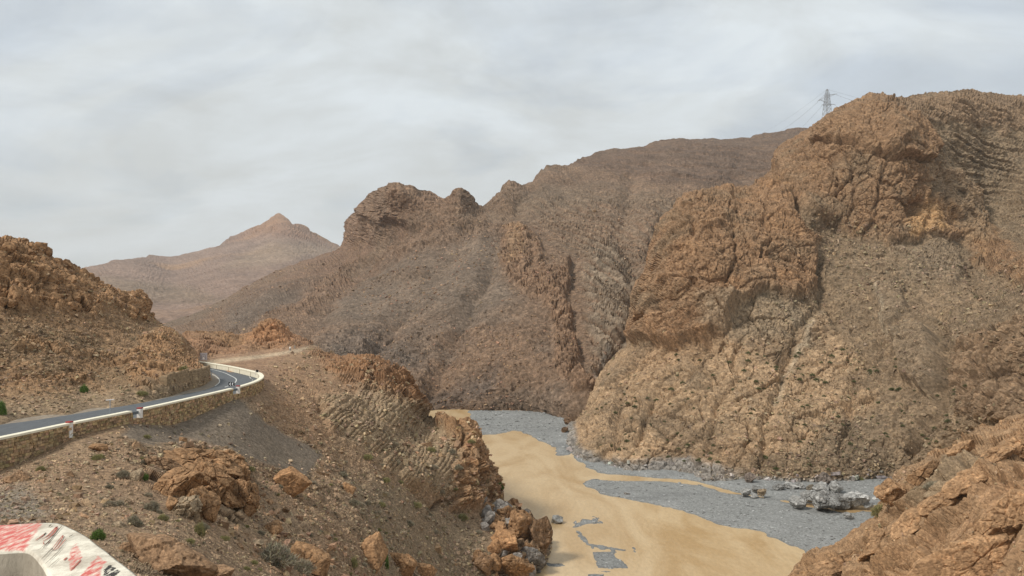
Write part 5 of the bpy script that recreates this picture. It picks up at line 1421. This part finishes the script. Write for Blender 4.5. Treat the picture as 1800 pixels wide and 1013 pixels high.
rubble('rocky_hillside', 'rubble', 'dark and tan rock debris on the talus of the right hillside', 12000, 1.6, 8, lambda U_, V_, P_: (0.15 + 0.85 * ss(-.1, .3, fbm(P_, 30, 3, 704))) * (P_[:, 2] > ZW + .8) * (V_ > 380) * (1 - .7 * pm(U_, V_, [(1050, 640), (1320, 530), (1500, 640), (1440, 770), (1250, 850), (1000, 790)], 20)) * (1 - pm(U_, V_, [(1195, 350), (1300, 330), (1440, 420), (1440, 510), (1280, 560), (1230, 605), (1110, 600), (1140, 440)], 9)) * (1 - pm(U_, V_, [(1340, 330), (1500, 180), (1640, 300), (1830, 420), (1830, 500), (1640, 410), (1480, 400)], 9)), TN * .68, 805, 0.05, 3.2, .4)
rubble('mountainside', 'rubble', 'small brown boulders dotted over the middle mountainside', 7000, 1.5, 6, lambda U_, V_, P_: (0.2 + 0.8 * ss(-.2, .3, fbm(P_, 60, 3, 705))) * (V_ > 380), BROWN * 1.1, 806, 0.05, 3.0, .35)
rubble('rock_bank', 'rubble', 'loose stones in the hollows of the near rock bank', 2500, 1.5, 9, lambda U_, V_, P_: ss(-.1, .4, fbm(P_, 8, 3, 706)), TN * .9, 807, 0.05, 3.0, .35)

rubble('rocky_hillside', 'shore_rocks', 'grey flood-worn rocks along the foot of the right hillside', 1500, 3, 17, lambda U_, V_, P_: ss(3.2, .8, P_[:, 2] - ZW) * (P_[:, 2] > ZW - .3) * (.35 + .65 * (U_ > 1270)), np.array([.33, .32, .30]), 809, 0.0, 3.0, .3)
k = 0; rg = np.random.default_rng(41)
while k < 38:
    u = rg.uniform(800, 965); v = rg.uniform(885, 1012)
    P0, _, _ = surf('slope', u, v)
    if P0[2] < ZW + .2 or (k < 24 and (v < 880 + (u - 860) * .35 or u < 830 + (1010 - v) * .25)) or (k >= 24 and not (838 < u < 915 and 862 < v < 935)): continue
    w_ = rg.uniform(10, 34)
    boulder('slope', u, v, w_, w_ * rg.uniform(.6, 1.1), (OR if rg.random() < .6 else DG * 1.3) * rg.uniform(.7, 1.05), 'angular rock wedged in the boulder pile at the river edge', seed=2000 + k, tilt=rg.uniform(-.5, .5), blk=.09, n=4, group='rocks in the boulder pile at the river edge')
    k += 1
k = 0; rg = np.random.default_rng(31)
crest = [(0, 415), (75, 428), (100, 462), (165, 492), (190, 515), (175, 545), (120, 540), (60, 530), (0, 540)]
while k < 64:
    u = rg.uniform(-5, 255); v = rg.uniform(412, 570)
    if k < 16:
        u = rg.uniform(-5, 250); v = float(np.interp(u, LAY['hill']['us'], LAY['hill']['vt'])) + 3
    elif sdpoly(np.array([u]), np.array([v]), crest)[0] < 0 and not (215 < u < 262 and 518 < v < 560): continue
    w_ = rg.uniform(9, 24) if k > 6 else rg.uniform(14, 24)
    boulder('hill', u, v, w_, w_ * rg.uniform(.6, 1.15), OR * rg.uniform(.75, 1.05), 'angular brown boulder in the rock pile on the crest of the left hill', seed=1000 + k, tilt=rg.uniform(-.5, .5), blk=.06, n=3, group='boulders piled on the crest of the left hill')
    k += 1
# shingle scattered on the bars
gv = Pb[h > 0.03]; rg = np.random.default_rng(5)
gv = gv[rg.integers(0, len(gv), 7000)]
r_ = (1.0 + 4.5 * rg.random(len(gv)) ** 4) / F * gv[:, 1] / 2
Vv = DI[None] * (1 + rg.uniform(-.25, .2, (len(gv), len(DI), 1))) * (r_[:, None] * rg.uniform(.6, 1.3, (len(gv), 3)) * np.array([1, 1, .6]))[:, None] + gv[:, None]
cc = np.repeat(np.array([[.27, .27, .26]]) * rg.uniform(.6, 1.5, (len(gv), 1)), len(DI), 0)
tag(mesh_np('shingle', Vv.reshape(-1, 3), (FI[None] + (np.arange(len(gv)) * len(DI))[:, None, None]).reshape(-1, 3), rmat(0.1), cc, smooth=False), 'grey shingle and cobbles lying on the gravel bars', 'shingle', None, 'stuff')

# ------------------------------------------------------------------ SHRUBS
def shrub_meshes(seed, nb, rgb, twig=(.16, .12, .08), leaf=0.035, spiky=True):
    """unit-size shrub: returns stems mesh and foliage mesh"""
    rg = np.random.default_rng(seed)
    st = MB()
    for k in range(14):
        a_ = rg.uniform(0, 2 * math.pi); e_ = rg.uniform(.15, 1.2)
        d_ = np.array([math.cos(a_) * math.cos(e_), math.sin(a_) * math.cos(e_), math.sin(e_)])
        p = np.zeros(3)
        for s_ in range(3):
            q_ = p + d_ * 0.3 + rg.normal(0, .05, 3)
            st.bar(tuple(p), tuple(q_), 0.018 / (s_ + 1), 3, 0.012 / (s_ + 1)); p = q_
    D_ = rg.normal(size=(nb, 3)); D_ /= np.linalg.norm(D_, axis=1)[:, None]; D_[:, 2] = np.abs(D_[:, 2]) * 0.9
    lob = 0.72 + 0.28 * vn(D_ * 2.0 + seed, 1.0, seed)
    rr = lob * rg.uniform(0.45, 1.0, nb) ** 0.5
    C_ = D_ * rr[:, None] * np.array([1, 1, .85])
    dirv = D_ * 0.8 + rg.normal(0, .55, (nb, 3)) + (np.array([0, 0, .4]) if spiky else 0)
    dirv /= np.linalg.norm(dirv, axis=1)[:, None]
    sd = np.cross(dirv, rg.normal(size=(nb, 3))); sd /= np.linalg.norm(sd, axis=1)[:, None]
    ln = leaf * rg.uniform(1.5, 4.0, nb)[:, None] * (1.6 if spiky else 1.0); wd = leaf * rg.uniform(.5, 1.0, nb)[:, None] * (.5 if spiky else 1.0)
    Vv = np.stack([C_ - sd * wd, C_ + sd * wd, C_ + dirv * ln], 1).reshape(-1, 3)
    cl = np.array(rgb)[None] * rg.uniform(.6, 1.5, (nb, 1)) * rg.uniform(.9, 1.1, (nb, 3))
    return st, Vv, np.arange(nb * 3).reshape(-1, 3), np.repeat(cl, 3, 0)
M_LEAF, t, b = newmat('leaves')
at = t.nodes.new('ShaderNodeAttribute'); at.attribute_name = 'Col'
t.links.new(at.outputs['Color'], b.inputs['Base Color']); b.inputs['Roughness'].default_value = .8; b.inputs['Specular IOR Level'].default_value = .2
M_TWIG = flatmat('twigs', (.15, .115, .08), .9, .2, 20)
KIND = {
    'dark': shrub_meshes(5, 900, (.12, .125, .055), leaf=.06),
    'green': shrub_meshes(1, 2200, (.12, .19, .045), leaf=.045), 'olive': shrub_meshes(2, 2000, (.27, .245, .11), leaf=.045), 'grey': shrub_meshes(3, 2000, (.33, .28, .20), leaf=.045),
    'thorn': shrub_meshes(4, 2600, (.27, .235, .165), leaf=.045)}
KMESH = {}
def shrub(kind, layer, u, v, wpx, hpx, label, group=None, lite=False):
    P0, nf, _ = surf(layer, u, v + hpx * .4)
    s_ = wpx / F * float(P0[1]) / 2; sz_ = hpx / F * float(P0[1])
    key = kind
    if key not in KMESH:
        st_, Vv_, Fv_, cl_ = KIND[kind]
        a_ = st_.build('stems', M_TWIG); b_ = mesh_np('foliage', Vv_, Fv_, M_LEAF, cl_, smooth=False)
        KMESH[key] = (a_.data, b_.data); bpy.data.objects.remove(a_); bpy.data.objects.remove(b_)
    r = empty('shrub', [float(x) for x in P0 - nf * 0.02], label, 'shrub', group)
    for nm, me in zip(('stems', 'foliage'), KMESH[key]):
        if lite and nm == 'stems': continue
        o = bpy.data.objects.new(nm, me); col.objects.link(o); o.parent = r
        if nm == 'foliage': o['kind'] = 'thing'
    r.scale = (s_, s_, sz_); r.rotation_euler = (0, 0, random.uniform(0, 6.28))
    return r
for a_ in [('green', 'slope', 172, 942, 34, 26, 'bright green bush right behind the corner of the painted parapet'),
           ('olive', 'slope', 250, 945, 26, 26, 'olive green tuft above the dark brown boulder'),
           ('green', 'slope', 253, 838, 22, 18, 'round light green bush at the left of the fractured outcrop'),
           ('thorn', 'slope', 268, 885, 32, 22, 'dark dry bush on the grey soil left of the outcrop'),
           ('thorn', 'slope', 236, 918, 34, 26, 'dark leafless bush above the bright green one'),
           ('thorn', 'slope', 482, 972, 92, 46, 'wide grey thorn bush at the bottom of the near slope'),
           ('grey', 'slope', 530, 992, 56, 34, 'grey-brown thorn bush, lower right of the wide one'),
           ('olive', 'slope', 353, 925, 26, 36, 'tall olive tuft growing at the foot of the outcrop'),
           ('olive', 'slope', 286, 908, 24, 18, 'low olive bush under the perched orange boulder'),
           ('green', 'slope', 678, 985, 14, 40, 'bright green plant along the right side of the pointed boulder'),
           ('olive', 'slope', 622, 985, 18, 28, 'olive tuft at the left side of the pointed boulder'),
           ('green', 'slope', 388, 768 + 30, 8, 6, 'tiny green sprig on top of the outcrop'),
           ('olive', 'slope', 72, 820, 22, 14, 'olive bush on the slope at the left, below the road wall'),
           ('olive', 'slope', 216, 734, 32, 14, 'yellow-green bush against the low wall by the railing gap'),
           ('green', 'slope', 232, 739, 18, 8, 'small dark green bush right of the yellow-green one'),
           ('green', 'slope', 156, 752, 26, 12, 'dark green bush at the foot of the low wall'),
           ('olive', 'slope', 117, 760, 16, 12, 'small olive bush left of the white wall post'),
           ('green', 'slope', 42, 772, 14, 22, 'dark green plant hanging on the stone wall at the left'),
           ('olive', 'slope', 258, 766, 18, 10, 'small grey-green bush on the grit heap'),
           ('green', 'hill', 148, 682, 18, 20, 'dark green bush standing alone above the road'),
           ('green', 'hill', 2, 715, 22, 34, 'dark green bush above the road at the left edge'),
           ('olive', 'hill', 322, 650, 22, 18, 'olive bush above the ochre retaining wall'),
           ('olive', 'hill', 250, 690, 26, 12, 'low olive bush on the road verge'),
           ('green', 'slope', 866, 866, 16, 16, 'green tuft clinging to the cliff nose above the river'),
           ('grey', 'slope', 868, 892, 24, 28, 'pale grey dry bush below the cliff nose'),
           ('olive', 'rock_bank', 1541, 893, 34, 32, 'round yellow-olive bush on the edge of the near rock bank'),
           ('thorn', 'rock_bank', 1577, 908, 26, 18, 'grey-green bush right of the yellow-olive one'),
           ('grey', 'rock_bank', 1724, 820, 40, 22, 'pale dry grass clump on the near rock bank'),
           ('grey', 'rock_bank', 1640, 850, 44, 22, 'straw-coloured grass patch on the upper near bank'),
           ('olive', 'rock_bank', 1725, 990, 30, 22, 'olive bush near the bottom right corner'),
           ('green', 'rock_bank', 1668, 1000, 30, 10, 'low green plant on the bottom edge of the near bank'),
           ('olive', 'rocky_hillside', 1476, 890, 44, 14, 'dark green bush among the grey river boulders'),
           ('olive', 'rocky_hillside', 1414, 892, 12, 8, 'small yellowish bush at the left foot of the boulder heap'),
           ('olive', 'rocky_hillside', 1517, 842, 16, 10, 'dark bush on the talus above the flat-topped boulder'),
           ('olive', 'rocky_hillside', 1556, 850, 24, 14, 'olive bush at the talus foot beside the near bank')]:
    shrub(*a_)
rg = np.random.default_rng(77); k = 0
while k < 210:
    u = rg.uniform(1050, 1700); v = rg.uniform(600, 835)
    P0, _, _ = surf('rocky_hillside', u, v)
    if P0[2] < ZW + 3 or v < 600 + abs(1350 - u) * 0.1 or (u > 1560 and v > 780): continue
    if vn(np.array([P0], np.float32), 22, 909)[0] < rg.uniform(-.9, .5): continue
    s_ = rg.uniform(4.5, 11)
    shrub('dark', 'rocky_hillside', u, v, s_ * 1.2, s_ * .55, 'small dark shrub dotted on the rocky right hillside', 'small shrubs dotted over the right hillside', lite=True)
    k += 1
k = 0
while k < 150:
    u = rg.uniform(150, 860); v = rg.uniform(790, 1010)
    if sdpoly(np.array([u]), np.array([v]), SCREEP)[0] > -5 or u < 250 and v > 900: continue
    if surf('slope', u, v)[0][2] < ZW + 2: continue
    s_ = rg.uniform(5, 11) if k < 100 else rg.uniform(11, 22)
    shrub(['olive', 'grey', 'thorn'][k % 3], 'slope', u, v, s_ * 1.3, s_ * .7, 'small dry tussock among the stones of the near slope', 'dry tussocks scattered on the near slope', lite=True)
    k += 1
# dead stick
P0, _, _ = surf('slope', 213, 905)
p0 = pt(206, 896, P0[1]); p1 = pt(219, 912, P0[1] - .3)
mb = MB(); mb.bar(tuple(p0), tuple(p1), .025, 6, .035); tag(mb.build('dead_stick', flatmat('dry_wood', (.45, .36, .26), .9)), 'bare pale stick lying on the slope behind the parapet', 'stick')

# ------------------------------------------------------------------ the painted PARAPET at the viewpoint
ZP = -0.90
def pz(u, v): return ptz(u, v, ZP)[:2]
oe = cat([pz(u, v) for u, v in [(-150, 930), (-70, 925), (0, 922), (60, 919), (92, 918.5), (108, 921), (125, 928), (160, 947), (200, 976), (247, 1014), (300, 1068), (350, 1130)]], 8)
ie_ = cat([pz(u, v) for u, v in [(-150, 972), (-70, 970), (0, 969), (30, 967.5), (45, 967.5), (56, 971), (66, 979), (76, 992), (88, 1014), (110, 1068), (132, 1130)]], 8)
oe = resample(oe, .02); ie_ = resample(ie_, .02)
n_ = 140
def rs(p): 
    i = np.linspace(0, len(p) - 1, n_); k = np.arange(len(p)); return np.stack([np.interp(i, k, p[:, 0]), np.interp(i, k, p[:, 1])], 1)
oe, ie_ = rs(oe), rs(ie_)
m, t, b = newmat('painted_plaster')
n, l = t.nodes.new, t.links.new
tcx = n('ShaderNodeTexCoord')
at = n('ShaderNodeAttribute'); at.attribute_name = 'Col'
nz_ = n('ShaderNodeTexNoise'); nz_.inputs['Scale'].default_value = 9; nz_.inputs['Detail'].default_value = 8; nz_.inputs['Roughness'].default_value = .7
l(tcx.outputs['Object'], nz_.inputs['Vector'])
st_ = n('ShaderNodeMapping'); st_.inputs['Rotation'].default_value = (0, 0, math.radians(-35)); st_.inputs['Scale'].default_value = (60, 16, 30)
l(tcx.outputs['Object'], st_.inputs[0])
wn = n('ShaderNodeTexNoise'); wn.inputs['Scale'].default_value = 1.0; wn.inputs['Detail'].default_value = 5; wn.inputs['Roughness'].default_value = .65; wn.inputs['Distortion'].default_value = .4
l(st_.outputs[0], wn.inputs['Vector'])
sepc = n('ShaderNodeSeparateColor'); l(at.outputs['Color'], sepc.inputs[0])
def mixn(fac, a_, b_):
    x = n('ShaderNodeMix'); x.data_type = 'RGBA'
    l(fac, x.inputs['Factor'])
    for s_, v_ in (('A', a_), ('B', b_)):
        if isinstance(v_, tuple): x.inputs[s_].default_value = v_
        else: l(v_, x.inputs[s_])
    return x.outputs['Result']
def mrange(x, a_, b_, c_=0, d_=1):
    r_ = n('ShaderNodeMapRange'); r_.inputs['From Min'].default_value = a_; r_.inputs['From Max'].default_value = b_; r_.inputs['To Min'].default_value = c_; r_.inputs['To Max'].default_value = d_
    l(x, r_.inputs['Value']); return r_.outputs[0]
def mul(a_, b_):
    x = n('ShaderNodeMath'); x.operation = 'MULTIPLY'; l(a_, x.inputs[0]); l(b_, x.inputs[1]); return x.outputs[0]
def thr(mask, tex, gain):   # paint survives where mask + texture is high
    x = n('ShaderNodeMath'); x.operation = 'MULTIPLY_ADD'; x.inputs[1].default_value = gain
    l(mask, x.inputs[0]); l(tex, x.inputs[2]); return x.outputs[0]
white = mixn(mrange(nz_.outputs['Fac'], .42, .62), (.80, .74, .61, 1), (.50, .44, .35, 1))
red = mixn(mrange(wn.outputs['Fac'], .35, .65), (.70, .20, .17, 1), (.58, .13, .11, 1))
c1 = mixn(mrange(thr(sepc.outputs[0], wn.outputs['Fac'], .50), .84, 1.06), white, red)
blk_ = mrange(thr(sepc.outputs[1], wn.outputs['Fac'], .5), .93, 1.0)
c2 = mixn(blk_, c1, (.05, .045, .04, 1))
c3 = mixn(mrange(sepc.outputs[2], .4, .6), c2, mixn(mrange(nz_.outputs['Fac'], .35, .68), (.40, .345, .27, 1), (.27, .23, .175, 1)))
l(c3, b.inputs['Base Color']); b.inputs['Roughness'].default_value = .8; b.inputs['Specular IOR Level'].default_value = .25
bp = n('ShaderNodeBump'); bp.inputs['Distance'].default_value = .006; bp.inputs['Strength'].default_value = .8
l(wn.outputs['Fac'], bp.inputs['Height']); l(bp.outputs[0], b.inputs['Normal'])
M_PAR = m
# cross rows: outer face, bevel, top (many), rounded inner edge, inner face
rows = []
kinds = []
def addrow(p2, z, kd): rows.append(np.c_[p2, np.full(n_, z)]); kinds.append(kd)
od = oe - ie_; odl = np.linalg.norm(od, axis=1)[:, None]; on = od / odl
addrow(oe + on * .03, ZP - 1.1, 0); addrow(oe + on * .035, ZP - .07, 0); addrow(oe + on * .01, ZP - .02, 0); addrow(oe - on * .02, ZP - .004, 0)
for k in range(1, 40):
    t_ = k / 40
    addrow(oe * (1 - t_) + ie_ * t_, ZP + .004 * math.sin(t_ * 3.1), 0)
addrow(ie_ + on * .004, ZP - .002, 0); addrow(ie_, ZP - .008, 0)
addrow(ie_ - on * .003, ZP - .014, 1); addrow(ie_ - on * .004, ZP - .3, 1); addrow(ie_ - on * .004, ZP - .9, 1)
G_ = np.array(rows); nrw = len(rows)
Gf = G_.reshape(-1, 3).astype(np.float32)
Gf[:, 2] += .004 * fbm(Gf, .25, 3, 900) ; Gf[:, :2] += (.006 * fbm(Gf, .3, 3, 901))[:, None]
gu_ = CU + Gf[:, 0] / Gf[:, 1] * F; gv_ = HV - Gf[:, 2] / Gf[:, 1] * F
cm = np.zeros((len(Gf), 3), np.float32)
cm[:, 0] = np.maximum.reduce([pm(gu_, gv_, [(-200, 900), (78, 915), (76, 925), (58, 950), (44, 972), (-200, 975)], 7),
                              pm(gu_, gv_, [(118, 985), (122, 963), (136, 952), (146, 975), (146, 990), (122, 1008)], 4) * .9,
                              pm(gu_, gv_, [(135, 1016), (172, 975), (190, 988), (180, 1000), (178, 1016)], 3),
                              pm(gu_, gv_, [(84, 950), (98, 925), (101, 930), (88, 948)], 2) * .7])
cm[:, 1] = np.maximum(pm(gu_, gv_, [(180, 1002), (190, 989), (215, 1003), (205, 1016), (180, 1016)], 3), 0)
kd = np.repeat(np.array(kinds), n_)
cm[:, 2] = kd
# hand-drawn strokes: thin painted scribbles on top
idx = np.arange(nrw * n_).reshape(nrw, n_)
q = np.stack([idx[:-1, :-1], idx[1:, :-1], idx[1:, 1:], idx[:-1, 1:]], -1).reshape(-1, 4)
r = empty('painted_parapet', (float(oe[60, 0]), float(oe[60, 1]), ZP - .9), 'white plastered parapet with red paint and scribbles at the bottom left corner', 'parapet')
o = mesh_np('wall_body', Gf, q[:, ::-1], M_PAR, cm); part(o, r)
def stroke(name, pts_, wd, mat):
    P_ = cat([ptz(u, v, ZP + .006)[:2] for u, v in pts_], 6)
    t_ = np.gradient(P_, axis=0); t_ /= np.linalg.norm(t_, axis=1)[:, None] + 1e-9
    nn = np.stack([-t_[:, 1], t_[:, 0]], 1); k_ = len(P_)
    w__ = .62 * wd * (0.35 + 0.65 * np.sin(np.linspace(0.15, 2.9, k_)))[:, None]
    v_ = np.concatenate([np.c_[P_ + nn * w__ / 2, np.full(k_, ZP + .0085)], np.c_[P_ - nn * w__ / 2, np.full(k_, ZP + .0085)]])
    o = mesh_np(name, v_, [(i, k_ + i, k_ + i + 1, i + 1) for i in range(k_ - 1)], mat, smooth=False)
    part(o, r)
M_RST = flatmat('red_brown_stroke', (.38, .12, .085), .8, .3, 30); M_DST = flatmat('dark_stroke', (.10, .085, .06), .8, .3, 30)
for pts_, wd, mt in [
    ([(62, 951), (73, 944), (80, 938)], .010, M_RST), ([(73, 948), (82, 944), (93, 934), (100, 927), (97, 935), (86, 946), (76, 952)], .011, M_RST),
    ([(76, 953), (78, 958), (90, 952)], .005, M_RST), ([(91, 967), (100, 955), (111, 942), (106, 953), (96, 966), (91, 967)], .006, M_RST), ([(91, 967), (100, 966), (112, 953), (116, 949)], .006, M_RST),
    ([(86, 927), (90, 923)], .010, M_DST), ([(77, 942), (81, 937)], .008, M_DST), ([(76, 964), (92, 946), (109, 925)], .006, M_DST),
    ([(73, 984), (90, 967), (93, 964)], .006, M_DST), ([(80, 992), (98, 975), (117, 955)], .004, M_DST), ([(121, 945), (128, 941)], .008, M_DST), ([(68, 968), (84, 954), (88, 949)], .003, M_DST), ([(86, 998), (104, 982)], .003, M_DST),
    ([(112, 986), (118, 981)], .012, M_RST), ([(124, 1004), (136, 992), (142, 985)], .010, M_RST)]:
    stroke('paint_stroke', pts_, wd, mt)
# the viewpoint lay-by the photographer stands on
mesh_np('lay_by', [(-6, -6, -1.8), (3, -6, -1.8), (0.2, 1.0, -1.8), (-1.1, 2.25, -1.8), (-1.7, 2.75, -1.8), (-6, 2.9, -1.8)], [(0, 1, 2, 3, 4, 5)] if False else [(0, 1, 2, 3), (0, 3, 4, 5)], flatmat('lay_by_gravel', (.22, .19, .15), .95, .3, 6, .02))['kind'] = 'structure'

# ------------------------------------------------------------------ HAZE
lowest = min(float(l_['P'][..., 2].min()) for l_ in LAY.values())
hb = MB(); z0_, z1_ = lowest - 1.0, 430.0
hb.box((0, 2150, (z0_ + z1_) / 2), (7900, 5100, z1_ - z0_))
hm = bpy.data.materials.new('haze'); hm.use_nodes = True
ht = hm.node_tree; ht.nodes.clear()
ho = ht.nodes.new('ShaderNodeOutputMaterial'); pv = ht.nodes.new('ShaderNodeVolumePrincipled')
pv.inputs['Color'].default_value = (.95, .94, .93, 1); pv.inputs['Density'].default_value = 0.00008; pv.inputs['Anisotropy'].default_value = 0.2
ht.links.new(pv.outputs[0], ho.inputs['Volume'])
o = hb.build('haze', hm); tag(o, 'thin dusty haze filling the valley', 'haze', None, 'stuff')
